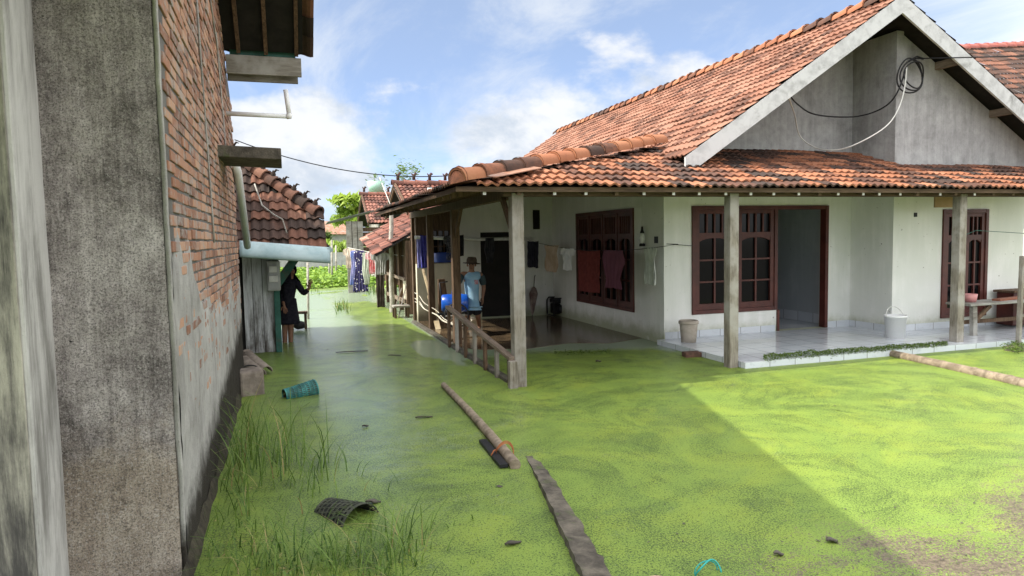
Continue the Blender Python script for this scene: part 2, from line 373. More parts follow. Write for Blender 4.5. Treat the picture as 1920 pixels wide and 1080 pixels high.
M['asbest'] = plain('grey corrugated sheet', (.30, .30, .29), (.45, .45, .44), 4, .9)
M['under2'] = plain('weathered sheet', (.09, .09, .088), (.16, .16, .155), 4, .9)
M['bamboo'] = plain('brown bamboo', (.13, .10, .07), (.30, .24, .175), 9, .7, .3, 40, (1, 1, 1), dirt=(.07, .06, .04))
M['bamboo_grey'] = plain('grey bamboo', (.22, .20, .16), (.42, .40, .35), 7, .7, .3, 40, dirt=(.12, .11, .09))
M['kerb'] = plain('worn kerb', (.05, .043, .034), (.15, .13, .10), 7, .85, .9, 45, dirt=(.09, .13, .03))
M['stone'] = plain('wet dark stone', (.045, .04, .032), (.12, .105, .085), 9, .8, .8, 60, dirt=(.06, .09, .02))
M['clay'] = plain('old clay', (.17, .14, .115), (.30, .255, .21), 8, .9, .4, 50, dirt=(.1, .09, .07))
def tilefloor():
    m = MT('glazed floor tile'); x, y, z = m.xyz()
    b = m.N.new('ShaderNodeTexBrick'); b.offset = 0; b.squash = 1
    b.inputs['Scale'].default_value = 1; b.inputs['Brick Width'].default_value = .4; b.inputs['Row Height'].default_value = .4; b.inputs['Mortar Size'].default_value = .006
    b.inputs['Color1'].default_value = (.62, .65, .68, 1); b.inputs['Color2'].default_value = (.56, .60, .64, 1); b.inputs['Mortar'].default_value = (.25, .26, .26, 1)
    m.L.new(m.pos, b.inputs['Vector']); vein = m.noise(3.5, 8, .7, 1.6)
    col = m.mix(m.step(vein, .55, .68, 0, .45), b.outputs[0], (.42, .45, .49))
    return m.out(col, .10, .5)
M['ftile'] = tilefloor()
M['wetfloor'] = plain('wet brown floor', (.045, .033, .022), (.15, .105, .062), 2.5, .14, .10, 14, dirt=(.03, .03, .018))
M['leaf'] = None
def leafm(name, a, b, t=.25, dead=None):
    m = MT(name); r = m.attr(); col = m.mix(r, a, b)
    if dead: col = m.mix(m.step(r, .90, .93), col, dead)
    m.out(col, .55, .3)
    tr = m.N.new('ShaderNodeBsdfTranslucent'); m.L.new(col, tr.inputs[0]); mx = m.N.new('ShaderNodeMixShader'); mx.inputs[0].default_value = t
    m.L.new(m.p.outputs[0], mx.inputs[1]); m.L.new(tr.outputs[0], mx.inputs[2]); m.L.new(mx.outputs[0], m.N['Material Output'].inputs[0]); return m.m
M['grass'] = leafm('grass blades', (.045, .10, .018), (.20, .30, .06), dead=(.36, .30, .13))
M['hyac'] = leafm('hyacinth leaves', (.10, .20, .02), (.28, .42, .06))
M['leaf_y'] = leafm('bright leaves', (.14, .24, .03), (.36, .46, .08), .4)
M['leaf_g'] = leafm('mid green leaves', (.07, .13, .03), (.20, .28, .08), .3)
M['algae'] = leafm('algae', (.03, .06, .008), (.11, .17, .02), .1)
def cloth(name, a, b=None, scale=9, sc3=(1, 1, 1), kind='noise'):
    m = MT(name); b = b or tuple(x*.75 for x in a)
    if kind == 'stripe':
        wv = m.N.new('ShaderNodeTexWave'); wv.inputs['Scale'].default_value = scale; wv.inputs['Distortion'].default_value = .6; m.L.new(m.vec(sc3), wv.inputs['Vector']); k = m.step(wv.outputs['Fac'], .55, .75)
    elif kind == 'flower': k = m.step(m.voro(scale), .22, .34)
    else: k = m.step(m.noise(scale, 5, .6), .35, .65)
    m.bump(m.noise(400, 2), .15, .002); return m.out(m.mix(k, a, b), .9, .15)
skin_m = plain('brown skin', (.20, .105, .065), (.25, .135, .085), 20, .55, .05)
glass = MT('dark window glass'); glass.out((.004, .005, .006), .08, .14); M['glass'] = glass.m

# ------------------------------------------------------------------ generic builders
def tiles(mb, O, U, W, ul, vl, inside=None, tw=.21, th=.25, amp=.042, seg=8, jit=.010, waves=1):
    O, U, W = V(O), V(U).normalized(), V(W).normalized(); Nn = U.cross(W)
    flip = Nn.z < 0
    if flip: Nn = -Nn
    for j in range(int(vl/th+.999)):
        for i in range(int(ul/tw+.999)):
            u0, v0 = i*tw, j*th
            if inside and not inside(u0+tw/2, v0+th/2): continue
            r = random.random(); dv = random.uniform(-1, 1)*jit - (.05 if random.random() < .015 else 0); wv = .022*noise.noise(V((u0*.7, v0*.7, O.x))); dh = random.uniform(0, 1)*jit; tl = random.uniform(-1, 1)*jit*.8
            lo, hi, lip = [], [], []
            for k in range(seg+1):
                a = k/seg; h = amp*(.5+.5*math.sin(2*math.pi*waves*a-.6)) + tl*(a-.5) + wv
                p = O + U*(u0+a*tw*1.02)
                lo.append(p + W*(v0-.028+dv) + Nn*(h+.028+dh)); hi.append(p + W*min(v0+th*1.04+dv, vl+.02) + Nn*(h+.0))
                lip.append(p + W*(v0-.026+dv) + Nn*(h+.004+dh))
            for k in range(seg):
                if flip:
                    mb.quad(lo[k], hi[k], hi[k+1], lo[k+1], r, True); mb.quad(lip[k], lo[k], lo[k+1], lip[k+1], r)
                else:
                    mb.quad(lo[k], lo[k+1], hi[k+1], hi[k], r, True); mb.quad(lip[k], lip[k+1], lo[k+1], lo[k], r)
    return mb
def slab(name, pts, th, m, parent):
    pts = [V(p) for p in pts]; n = (pts[1]-pts[0]).cross(pts[2]-pts[0]).normalized()
    if n.z < 0: n = -n
    return MB().prism([p-n*.012 for p in pts], -n*th).build(name, m, parent)
def wall(mb, p0, p1, z0, z1, th, inward, openings=()):
    p0, p1 = V((p0[0], p0[1], 0)), V((p1[0], p1[1], 0)); U = (p1-p0); ln = U.length; U.normalize(); I = V((inward[0], inward[1], 0))
    us = sorted({0, ln, *[o[0] for o in openings], *[o[1] for o in openings]}); zs = sorted({z0, z1, *[o[2] for o in openings], *[o[3] for o in openings]})
    for a, b in zip(us, us[1:]):
        for c, d in zip(zs, zs[1:]):
            um, zm = (a+b)/2, (c+d)/2
            if any(o[0] < um < o[1] and o[2] < zm < o[3] for o in openings): continue
            mb.obox(p0 + U*um + I*(th/2) + V((0, 0, zm)), U*(b-a)/2, I*th/2, (0, 0, (d-c)/2), 0)
    return mb
def cap_tile(p, q, r0, r1, m, parent, name='hip_tile', up=V((0, 0, 1)), mb=None):
    p, q = V(p), V(q); d = (q-p).normalized(); sd = d.cross(up).normalized(); n = sd.cross(d); own = mb is None; mb = mb or MB(); rr = random.random()
    for (ra, ta, tb) in ((0, 0, 1),):
        def fn(u, v):
            t = math.pi*(u*1.1-.05); rad_ = r0+(r1-r0)*v
            return p + (q-p)*v + sd*math.cos(t)*rad_ + n*(math.sin(t)*rad_*.95-.02)
        mb.grid(fn, 10, 3, rr)
        def fn2(u, v):
            t = math.pi*(u*1.1-.05); rad_ = r0*(1-.16*v)
            return p + sd*math.cos(t)*rad_ + n*(math.sin(t)*rad_*.95-.02)
        mb.grid(fn2, 10, 1, rr, False)
        def fn3(u, v):
            t = math.pi*(u*1.1-.05); rad_ = r0*1.07+(r0*.99-r0*1.07)*0
            return p + d*(.05*v) + sd*math.cos(t)*rad_ + n*(math.sin(t)*rad_*.95-.02)
        mb.grid(fn3, 10, 1, rr, True)
    if own: return mb.build(name, m, parent)

def window_unit(parent, p0, U, out, u0, u1, z0, z1, sash, name='window', rows=3, cols=2, transom=4, depth=.05, slots=True):
    """maroon frame with casements; sash = list of (a,b) spans inside u0..u1"""
    p0, U, O = V(p0), V(U).normalized(), V(out).normalized()
    def pt(u, z, d=0): return p0 + U*u + O*d + V((0, 0, z))
    fr = MB(); t = .065
    def bar(mb, ua, ub, za, zb, d0, d1): mb.obox(pt((ua+ub)/2, (za+zb)/2, (d0+d1)/2), U*(ub-ua)/2, O*(d1-d0)/2, (0, 0, (zb-za)/2), .5)
    bar(fr, u0, u0+t, z0, z1, -.10, .03); bar(fr, u1-t, u1, z0, z1, -.10, .03)
    bar(fr, u0+t, u1-t, z1-t, z1, -.10, .028); bar(fr, u0+t, u1-t, z0, z0+t, -.10, .028)
    win = fr.build(name, M['maroon'], parent, bevel=.004)
    for (a, b) in zip([s[1] for s in sash[:-1]], [s[0] for s in sash[1:]]):
        if b-a > .01:
            k = MB(); bar(k, a, b, z0+t, z1-t, -.10, .026); k.build('mullion', M['maroon'], win)
    for (a, b) in sash:
        s = MB(); st = .075; tb = .012
        a += tb*.2; b -= tb*.2; za, zb = z0+t+.002, z1-t-.002
        bar(s, a, a+st, za, zb, -.05, .012); bar(s, b-st, b, za, zb, -.05, .012)
        zt = zb-.37 if transom else zb-.06
        bar(s, a+st, b-st, za, za+.10, -.05, .010); bar(s, a+st, b-st, zb-.06, zb, -.05, .010)
        if transom:
            bar(s, a+st, b-st, zt-.09, zt, -.05, .010)
            w_ = (b-a-2*st)/transom
            for k in range(1, transom): bar(s, a+st+w_*k-.014, a+st+w_*k+.014, zt, zb-.06, -.045, .006)
            top = zt-.09
        else: top = zt
        cw = (b-a-2*st)/cols; rh = (top-za-.10)/rows
        for k in range(1, cols): bar(s, a+st+cw*k-.016, a+st+cw*k+.016, za+.10, top, -.045, .007)
        for k in range(1, rows): bar(s, a+st, b-st, za+.10+rh*k-.014, za+.10+rh*k+.014, -.044, .005)
        for k in range(cols):                                   # curved head of the upper panes
            ca, cb = a+st+cw*k, a+st+cw*(k+1)
            for (e, sg) in ((ca, 1), (cb, -1)):
                if (k == 0 and sg > 0) or (k == cols-1 and sg < 0):
                    poly = [pt(e, top, .004), pt(e, top-.055, .004)] + [pt(e+sg*cw*.8*q, top-.055*(1-q)**2, .004) for q in (.25, .5, .75)] + [pt(e+sg*cw*.8, top, .004)]
                    s.prism(poly, -O*.04, .5)
        so_ = s.build('sash', M['maroon'], win, bevel=.003)
        g = MB(); bar(g, a+st-.01, b-st+.01, za+.09, zb-.05, -.032, -.026); g.build('pane', M['glass'], so_)
    return win

# ------------------------------------------------------------------ the setting: water and ground
def smooth(a, b, x):
    t = max(0, min(1, (x-a)/(b-a))); return t*t*(3-2*t)
def axis_pts(lo, hi, segs, far):
    p = [-far]; x = lo
    while x < hi:
        p.append(x)
        for (lim, st) in segs:
            if x < lim: x += st; break
        else: x += segs[-1][1]
    return p + [hi, far]
xs = axis_pts(-3, 16, [(-1, .5), (4, .11), (8, .2), (99, .5)], 900)
ys = axis_pts(.5, 60, [(6, .11), (18, .17), (30, .3), (99, 1.5)], 900)
verts = []; covs = []; muds = []; films = []
for y in ys:
    for x in xs:
        verts.append((x, y, 0)); n1 = noise.noise(V((x*.55, y*.35, 1.3))); n2 = noise.noise(V((x*1.7, y*1.1, 7.3)))
        c = 1.0
        lane = math.exp(-((x-.95-.25*n1)/(.95))**2)
        c -= (.16+.08*n2)*lane*smooth(3.2, 5.5, y)*(1-smooth(10.5, 13, y))
        edge = 1.50 + .35*n1 + .12*n2 - .5*smooth(17, 22, y)
        far = smooth(11.6+1.0*n1, 14.5+1.0*n1, y)*(1-smooth(edge-.25, edge+.12, x))
        c = min(c, 1-far*(.46+.22*n2))
        c = min(c, 1-.75*smooth(19.5+n1, 21.5+n1, y)*(1-smooth(24, 27, y))*smooth(-.2, .3, n2+.25))
        c = min(c, 1 - smooth(2.42, 2.50, x)*(1-smooth(5.7, 5.8, x))*smooth(9.1+.8*n1, 10.6+.8*n1, y+.25*(5.7-x)*0)*.95)     # swept clean under the side porch
        c = min(c, 1 - .75*math.exp(-((x-(5.45+.02*y))/.22)**2)*smooth(8.6, 9.6, y)*(1-smooth(10, 11, y)))
        # a clear patch beside the porch kerb
        c = min(c, 1 - .85*smooth(.15, .5, 1-((x-2.25)/.42)**2-((y-10.6-.8*n2)/1.5)**2))
        md = 0
        if x > 1.5 and y < 6: md = smooth(0, 1, (3.75+.14*(x-2)+.4*n1-y)/1.1)*smooth(1.55, 2.3, x)*(.42+.05*(x-2)+.22*n2)
        films.append(max(0, min(1, (math.exp(-((x-.95-.25*n1)/1.05)**2)*(.85+.4*n2)*smooth(3.4, 6.5, y)*(1-smooth(16, 22, y))))))
        covs.append(max(0, min(1, c))); muds.append(max(0, min(1, md)))
W_ = len(xs); faces = [(b*W_+a, b*W_+a+1, (b+1)*W_+a+1, (b+1)*W_+a) for b in range(len(ys)-1) for a in range(W_-1)]
me = bpy.data.meshes.new('water'); me.from_pydata(verts, [], faces)
for nm, dat in (('cov', covs), ('mud', muds), ('film', films)):
    a = me.attributes.new(nm, 'FLOAT', 'POINT'); a.data.foreach_set('value', dat)
me.materials.append(M['water']); wo = bpy.data.objects.new('water', me); C.objects.link(wo); tag(wo, 'still flood water covered with bright green duckweed', 'water', kind='structure')
tag(MB().box(-900, 900, -900, 900, -1.2, -1.0).build('ground', M['moss']), 'muddy ground under the flood', 'ground', kind='structure')

# ------------------------------------------------------------------ the white house
APX, APZ, GY = 9.08, 5.34, 8.4
SL, SR = .66, .585
EY, EZ, PS = 7.42, 2.34, .34            # front eave
CX = 1.78                               # lane side eave
def zl(x): return APZ-SL*(APX-x)
def zr(x): return APZ-SR*(x-APX)
def zf(y): return EZ+PS*(y-EY)
HX, HY = 5.75, 9.75
SS = (zf(HY)-EZ)/(HX-CX)
def zs_(x): return EZ+SS*(x-CX)
house = thing('tiled_house', 'white house with orange tiled roof, grey gable and deep porch, facing the flooded yard', 'house', (HX, HY, 0))
P = 'part'
wb = MB()
wall(wb, (HX, HY), (9.5, HY), -.6, 3.02, .14, (0, 1), [(.51, 2.18, .45, 2.22), (2.18, 3.2, .085, 2.22)]); wb.build('front_wall', M['white'], house)
wb = MB(); wall(wb, (HX, 9.89), (HX, 14.748), -.6, 3.05, .14, (1, 0), [(.85, 3.33, .42, 2.24)]); wb.build('side_wall', M['white'], house)
wb = MB(); wall(wb, (9.5, 8.85), (9.5, 9.75), -.6, 2.78, .14, (1, 0)); wb.build('return_wall', M['white'], house)
wb = MB(); wall(wb, (9.64, 8.85), (12.48, 8.85), -.6, 2.8, .14, (0, 1), [(.92, 1.96, .25, 2.1)]); wb.build('right_wall', M['white'], house)
wb = MB(); wall(wb, (12.48, 8.99), (12.48, 22), -.6, 3.0, .14, (-1, 0)); wb.build('end_wall', M['white'], house); MB().prism([(5.9, 22, -.6), (12.3, 22, -.6), (12.3, 22, zr(12.3)-.1), (APX, 22, APZ-.1), (5.9, 22, zl(5.9)-.1)], (0, -.14, 0)).build('rear_wall', M['white'], house)
wb = MB(); wall(wb, (HX, 14.75), (HX, 21.8), -.6, 3.02, .14, (1, 0)); wb.build('side_wall', M['white'], house)
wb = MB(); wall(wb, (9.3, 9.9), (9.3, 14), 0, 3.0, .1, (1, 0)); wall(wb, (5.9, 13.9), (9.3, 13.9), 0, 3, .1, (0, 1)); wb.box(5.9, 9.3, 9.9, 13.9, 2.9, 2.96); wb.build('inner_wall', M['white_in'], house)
MB().prism([(HX, HY, 3.021), (HX, HY, zl(HX)-.1), (APX, HY, APZ-.1), (9.5, HY, zr(9.5)-.1), (9.5, HY, 3.021)], (0, .14, 0)).build('gable_wall', M['cement'], house)
MB().box(9.5, 9.64, 8.85, 9.748, 2.781, zr(9.6)-.06).build('gable_wall', M['cement'], house)
MB().prism([(9.641, 8.85, 2.801), (9.641, 8.85, zr(9.641)-.1), (12.48, 8.85, zr(12.48)-.1), (12.48, 8.85, 2.801)], (0, .14, 0)).build('gable_wall', M['cement'], house)
# porch end wall with its dark door
wb = MB(); wall(wb, (3.5, 14.6), (HX-.002, 14.6), -.6, 2.0, .14, (0, 1), [(.55, 1.45, .03, 1.9)])
wb.prism([(3.5, 14.6, 2.001), (HX, 14.6, 2.001), (HX, 14.6, zs_(HX)-.1), (3.5, 14.6, zs_(3.5)-.1)], (0, .14, 0)); wb.build('porch_end_wall', M['white'], house)
wb = MB(); wall(wb, (2.62, 14.55), (3.499, 14.55), -.6, 1.25, .14, (0, 1)); wb.build('porch_end_wall', M['cream'], house, label='cream lower wall at the end of the side porch')
wb = MB(); wall(wb, (2.62, 14.56), (3.499, 14.56), 1.251, 2.4, .12, (0, 1), [(.28, .75, 1.30, 1.95)]); wb.build('board_panel', M['wood_b'], house)
pw = MB()
for k in range(4): pw.box(2.96+k*.13, 2.985+k*.13, 14.58, 14.60, 1.30, 1.95)
pw.box(2.9, 3.37, 14.575, 14.605, 1.6, 1.63); wn = pw.build('window', M['wood_b'], house); MB().box(2.88, 3.39, 14.63, 14.64, 1.28, 1.97).build('pane', M['glass'], wn)
MB().box(4.05, 4.96, 14.66, 14.70, .03, 1.92).build('door', plain('dark old door', (.008, .007, .006), (.016, .013, .011), 5, .7), house)
# a small dark high opening on the porch end wall
MB().box(5.28, 5.44, 14.58, 14.595, 1.95, 2.38).build('vent', M['under'], house)
# floor of the front porch
pf = MB().prism([(5.62, 7.50, -.5), (12.6, 7.40, -.5), (12.6, 8.848, -.5), (9.498, 8.848, -.5), (9.498, 9.748, -.5), (5.62, 9.748, -.5)], (0, 0, .58))
pf.build('porch_floor', M['ftile'], house)
MB().box(8.0, 9.0, 9.75, 9.9, .0, .083).build('door_sill', M['ftile'], house); MB().box(5.95, 9.29, 9.905, 13.85, 0, .082).build('inner_floor', M['ftile'], house)
sk = MB(); sk.box(5.765, 7.90, 9.738, 9.7495, .081, .19); sk.box(8.99, 9.49, 9.738, 9.7495, .081, .19); sk.box(9.486, 9.4985, 8.84, 9.737, .081, .19); sk.box(9.486, 12.47, 8.836, 8.8485, .081, .19); sk.box(9.28, 9.299, 9.95, 13.8, .083, .26)
sk.build('skirting', M['ftile'], house)
MB().prism([(2.5, 10.9, -.5), (2.9, 10.45, -.5), (3.6, 10.25, -.5), (4.4, 10.5, -.5), (5.0, 10.2, -.5), (5.749, 10.5, -.5), (5.749, 14.55, -.5), (2.5, 14.55, -.5)], (0, 0, .506)).build('side_porch_floor', M['wetfloor'], house)
MB().prism([(2.62, 11.6, -.5), (3.25, 11.9, -.5), (3.7, 14.54, -.5), (2.62, 14.54, -.5)], (0, 0, .525)).build('side_porch_step', M['wetfloor'], house)
kb = MB(); kb.beam((2.53, 7.9, 0.0), (2.53, 14.6, 0.0), .10, .09); kb.build('kerb', M['stone'], house, bevel=.012)
# windows and door
window_unit(house, (HX, HY, 0), (1, 0, 0), (0, -1, 0), .51, 2.18, .45, 2.22, [(.575, 1.32), (1.39, 2.115)])
window_unit(house, (HX, 9.89, 0), (0, 1, 0), (-1, 0, 0), .85, 3.33, .42, 2.24, [(.915, 1.46), (1.48, 2.07), (2.09, 2.68), (2.70, 3.265)], rows=3, cols=2, transom=5)
window_unit(house, (9.64, 8.85, 0), (1, 0, 0), (0, -1, 0), .92, 1.96, .25, 2.1, [(.985, 1.43), (1.45, 1.895)], transom=3)
df = MB(); df.box(8.93-.0, 8.995, 9.72, 9.86, .085, 2.22); df.box(7.93, 8.928, 9.722, 9.86, 2.155, 2.22); df.box(7.931, 7.975, 9.722, 9.86, .085, .45); d = df.build('door_frame', M['maroon'], house, bevel=.004)
dl = MB(); dl.box(7.94, 7.975, 9.91, 10.76, .10, 2.14); dl.build('door_leaf', M['maroon'], house, bevel=.004)
# roofs
RY1 = 22.3
mb = MB(); vl = math.hypot(APX-5.3, SL*(APX-5.3))
def ins(u, v):
    x = 5.3 + v*(APX-5.3)/vl; return x > 5.72 or GY+u < 9.75
tiles(mb, (5.3, GY-.03, zl(5.3)), (0, 1, 0), (1, 0, SL), RY1-GY, vl-.02, ins, tw=.25, th=.235, amp=.026, seg=12, waves=2)
roof = mb.build('roof', M['tile_main'], house)
mb = MB(); vr = math.hypot(12.95-APX, SR*(12.95-APX)); tiles(mb, (12.95, GY-.03, zr(12.95)), (0, 1, 0), (-1, 0, SR), RY1-GY, vr-.02, lambda u, v: u < 3 or v > vr-1.2, seg=6); mb.build('roof', M['tile_old'], house)
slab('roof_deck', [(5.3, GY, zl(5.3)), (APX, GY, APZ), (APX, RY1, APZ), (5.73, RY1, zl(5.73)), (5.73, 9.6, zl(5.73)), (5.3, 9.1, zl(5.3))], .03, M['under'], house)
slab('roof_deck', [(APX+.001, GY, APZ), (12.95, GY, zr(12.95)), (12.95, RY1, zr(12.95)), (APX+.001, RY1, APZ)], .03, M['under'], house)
mb = MB()
y = GY-.06
while y < RY1:
    cap_tile((APX, y, APZ+.05+random.uniform(0, .02)), (APX, y+.37, APZ+.035), .125, .105, M['cap'], house, mb=mb); y += .34
mb.build('ridge_cap', M['cap'], roof)
mb = MB(); vf = math.hypot(HY-EY, zf(HY)-EZ)
def insf(u, v):
    x, y = CX+u, EY + v*(HY-EY)/vf
    if y > 8.85 and x > 9.48: return False
    return x > CX + (y-EY)*(HX-CX)/(HY-EY) + .02
tiles(mb, (CX, EY, EZ), (1, 0, 0), (0, 1, PS), 12.95-CX, vf, insf, tw=.25, th=.25, amp=.030, seg=14, waves=2)
pr = mb.build('porch_roof', M['tile_porch'], house)
mb = MB(); vs = math.hypot(HX-CX, zs_(HX)-EZ)
def inss(u, v):
    y, x = EY+u, CX + v*(HX-CX)/vs; return y > EY + (x-CX)*(HY-EY)/(HX-CX) + .02
tiles(mb, (CX, EY, EZ), (0, 1, 0), (1, 0, SS), 14.72-EY, vs, inss, tw=.25, amp=.03, seg=12, waves=2)
mb.build('porch_roof', M['tile_old'], house)
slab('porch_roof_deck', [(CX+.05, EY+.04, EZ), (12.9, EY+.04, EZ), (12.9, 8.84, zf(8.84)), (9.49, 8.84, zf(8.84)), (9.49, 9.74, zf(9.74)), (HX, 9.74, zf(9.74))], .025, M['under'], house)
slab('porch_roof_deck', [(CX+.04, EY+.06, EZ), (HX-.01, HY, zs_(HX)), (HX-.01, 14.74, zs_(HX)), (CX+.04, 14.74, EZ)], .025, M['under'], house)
# hip covered with big half round tiles, each of them a part
h0, h1 = V((CX+.03, EY+.02, EZ+.07)), V((HX-.12, HY-.07, zf(HY)+.10)); nh = 13
for k in range(nh):
    a, b = h0.lerp(h1, k/nh), h0.lerp(h1, (k+1.22)/nh)
    cap_tile(a+V((0, 0, .02+random.uniform(0, .012))), b+V((0, 0, .005)), .132+random.uniform(-.006, .008), .118, M['cap'], house)
ec = MB(); dh = (h1-h0).normalized(); sdh = dh.cross(V((0, 0, 1))).normalized(); tip = h0-dh*.10+V((0, 0, .02))
for a_, b_ in ((0, 1), (1, 2), (2, 3), (3, 4), (4, 5), (5, 6)):
    pa, pb = [h0+dh*.03+sdh*math.cos(math.pi*t/6)*.155+V((0, 0, math.sin(math.pi*t/6)*.17-.02)) for t in (a_, b_)]; ec.tri(tip-V((0, 0, .06)), pa, pb, .4)
ec.build('hip_end_tile', M['cap'], house)
MB().obox(h0+dh*.75+V((.10, -.12, -.015)), dh*.42, sdh*.10+V((0, 0, -.02)), (0, 0, .005)).build('flashing', M['rust'], house)
# gable boards
for (xa, xb, fz) in ((5.28, APX, zl), (APX, 13.0, zr)):
    za, zb = fz(xa), fz(xb); fb = MB(); off = .20
    fb.prism([(xa, GY-.035, za+.0), (xb, GY-.035, zb+.0), (xb, GY-.035, zb-.27), (xa, GY-.035, za-.27)], (0, .035, 0)); fb.build('gable_board', M['fascia'], house)
for x in (7.6, 8.45, 10.35, 11.6):
    zz = (zl(x) if x < APX else zr(x))-.14; MB().box(x-.04, x+.04, GY+.002, (9.75 if x < 9.5 else 8.85), zz-.06, zz+.06).build('purlin', M['wood_gy'], house)
# posts, beams, rafters
for (x, y, s_, zt) in ((2.57, 7.68, .145, 2.28), (5.53, 7.68, .135, 2.28), (9.50, 7.68, .135, 2.28)):
    MB().obox((x, y, zt/2-.25), (s_/2, 0, 0), (0, s_/2, 0), (0, 0, zt/2+.25)).build('post', M['wood'], house, bevel=.008)
for (x, y, s_) in ((2.66, 11.15, .13), (2.66, 13.25, .12), (2.66, 15.0, .12)):
    MB().obox((x, y, .9), (s_/2, 0, 0), (0, s_/2, 0), (0, 0, 1.42)).build('post', M['wood_b'], house, bevel=.008)
MB().box(2.4, 12.9, 7.62, 7.74, 2.24, 2.35).build('porch_beam', M['wood_bx'], house)
MB().box(2.59, 2.71, 7.76, 15.1, 2.24, 2.36).build('porch_beam', M['wood_b'], house)
MB().beam((2.57, 7.75, 1.75), (2.57, 8.2, 2.25), .05, .07).build('brace', M['wood_b'], house); MB().beam((2.66, 11.1, 1.8), (2.66, 10.7, 2.25), .05, .06).build('brace', M['wood_b'], house)
x = 2.15; k = 0
tipm = plain('white rafter tips', (.5, .5, .48), (.66, .66, .64), 9)
while x < 12.8:
    y0, y1 = EY+.07, max(EY+.2, min(8.8, EY+(x-CX)*(HY-EY)/(HX-CX)-.05)); rf = MB(); sk_ = random.uniform(-.03, .03)
    rf.beam((x+sk_, y0, zf(y0)-.085), (x, y1, zf(y1)-.085), .05, .075); rr = rf.build('rafter', M['wood_bx'], house)
    random.random() < .62 and MB().obox((x+sk_, y0-.003, zf(y0)-.087), (.018, 0, 0), (0, .003, 0), (0, 0, .030)).build('rafter_tip', tipm, rr)
    x += .36+random.uniform(-.06, .06)
y = 8.0
while y < 14.4:
    x0 = CX+.08; x1 = min(5.7, CX+(y-EY)*(HX-CX)/(HY-EY)-.05); MB().beam((x0, y, zs_(x0)-.085), (x1, y, zs_(x1)-.085), .045, .07).build('rafter', M['wood_b'], house); y += .42
ev = MB(); ev.box(CX+.02, 12.9, EY+.035, EY+.06, EZ-.06, EZ-.005); ev.build('eave_batten', M['wood_bx'], house)
ev = MB(); ev.box(CX+.03, CX+.055, EY+.07, 14.72, EZ-.06, EZ-.005); ev.build('eave_batten', M['wood_b'], house)
# cardboard shade and bulb, switches
lp = MB(); lp.obox((10.0, 8.3, 2.28), (.27, 0, 0), (0, .012, 0), (0, 0, .17)); lp.build('lamp_board', plain('brown board', (.30, .20, .10), (.38, .26, .14), 3), house)
MB().ball((10.17, 8.24, 2.36), .045).build('bulb', M['pvc'], house)
MB().box(9.93, 9.99, 8.835, 8.8495, 1.98, 2.05).build('switch', M['black'], house); MB().box(5.735, 5.749, 9.93, 10.03, 1.63, 1.74).build('switch', M['black'], house)

# ------------------------------------------------------------------ the brick building at the left
BX = -.58
brick = thing('brick_building', 'tall bare brick building with grey cement corner pillar, close at the left', 'house', (BX, 3.9, 0))
RPY, RPZ = 7.3, 4.9
def zn(y): return RPZ-.31*(RPY-y) if y < RPY else RPZ-.77*(y-RPY)  # near slope is unseen, shaped so its shadow edge lands in the yard
MB().prism([(BX-.004, 3.95, -.6), (BX-.004, 9.25, -.6), (BX-.004, 9.25, 3.55), (BX-.004, 8.5, zn(8.5)-.05), (BX-.004, RPY, RPZ-.05), (BX-.004, 3.95, zn(3.95)-.05)], (-.16, 0, 0)).build('wall', M['mortar'], brick)
wb = MB(); wall(wb, (-3.2, 9.1), (BX-.17, 9.1), -.6, 3.5, .15, (0, 1)); wb.build('rear_wall', M['mortar'], brick); wb = MB(); wall(wb, (-6, 3.9), (-6, 9.2), -.6, 4, .15, (-1, 0)); wb.build('rear_wall', M['mortar'], brick)
mb = MB(); rz = random.Random(3); z = .75; row = 0
while z < 4.85:
    y = 4.06 - (.12 if row % 2 else 0)
    while y < 9.2:
        ln = .225+rz.uniform(-.012, .012); top = min(zn(min(max(y, 3.95), 8.6)), 4.8)-.1
        lim = .7
        if z > lim and z < (top if y < 8.5 else 3.5) and y > 4.0:
            j = rz.uniform(-.006, .007); a = rz.uniform(-.012, .012)
            mb.obox((BX-.03+j, y+ln/2, z+rz.uniform(-.004, .004)), (.034, 0, 0), (0, ln/2, ln/2*a), (0, -.029*a, .029+rz.uniform(-.003, .002)), rz.random())
        y += ln+.018
    z += .071; row += 1
mb.build('brickwork', M['brick'], brick, bevel=.005)
# rough cement render, its upper edge ragged
def rtop(y): return 1.86-.26*max(0, min(y, 6.4)-4.05) + .42*noise.noise(V((y*1.6, 2, 0))) + .22*noise.noise(V((y*4.3, 5, 0))) + .08*noise.noise(V((y*13, 5, 0)))
rn = MB(); NY, NZ = 110, 40
def fr(u, v):
    y = 3.96+u*5.29; zt = rtop(y); zz = -.5+v*(zt+.5)
    return (BX+.010+.009*noise.noise(V((y*6, zz*6, 1)))+.006*noise.noise(V((y*17, zz*17, 4))) - (.016*smooth(.9, 1, v)), y, zz)
rn.grid(fr, NY, NZ, 0, True); rn.build('render_coat', M['render'], brick)
fd = MB()
def ff(u, v):
    y = 3.70+u*5.56; t = v; b = .09*(1-.3*u)+.03*noise.noise(V((y*3, t*2, 8)))
    zz = -.25 + t*(.34+.12*noise.noise(V((y*2.1, 0, 3)))); return (BX+.012 + b*(1-t)**.8 + .02*noise.noise(V((y*9, zz*9, 2)))*(1-t), y, zz)
fd.grid(ff, 80, 12); fd.build('mossy_footing', M['moss'], brick)
MB().box(-1.118, BX+.002, 3.912, 3.949, -.6, zn(3.95)-.06).build('pillar_core', M['pier'], brick)
pg = MB()
def fpg(u, v):
    x = -1.118+u*(BX+.118*0+1.118-.012); z = -.6+v*(zn(3.95)+.54)
    return (x, 3.897+.008*noise.noise(V((x*5, z*4, 2)))+.004*noise.noise(V((x*16, z*16, 7)))+.006*noise.noise(V((x*1.5, z*1.2, 9))), z)
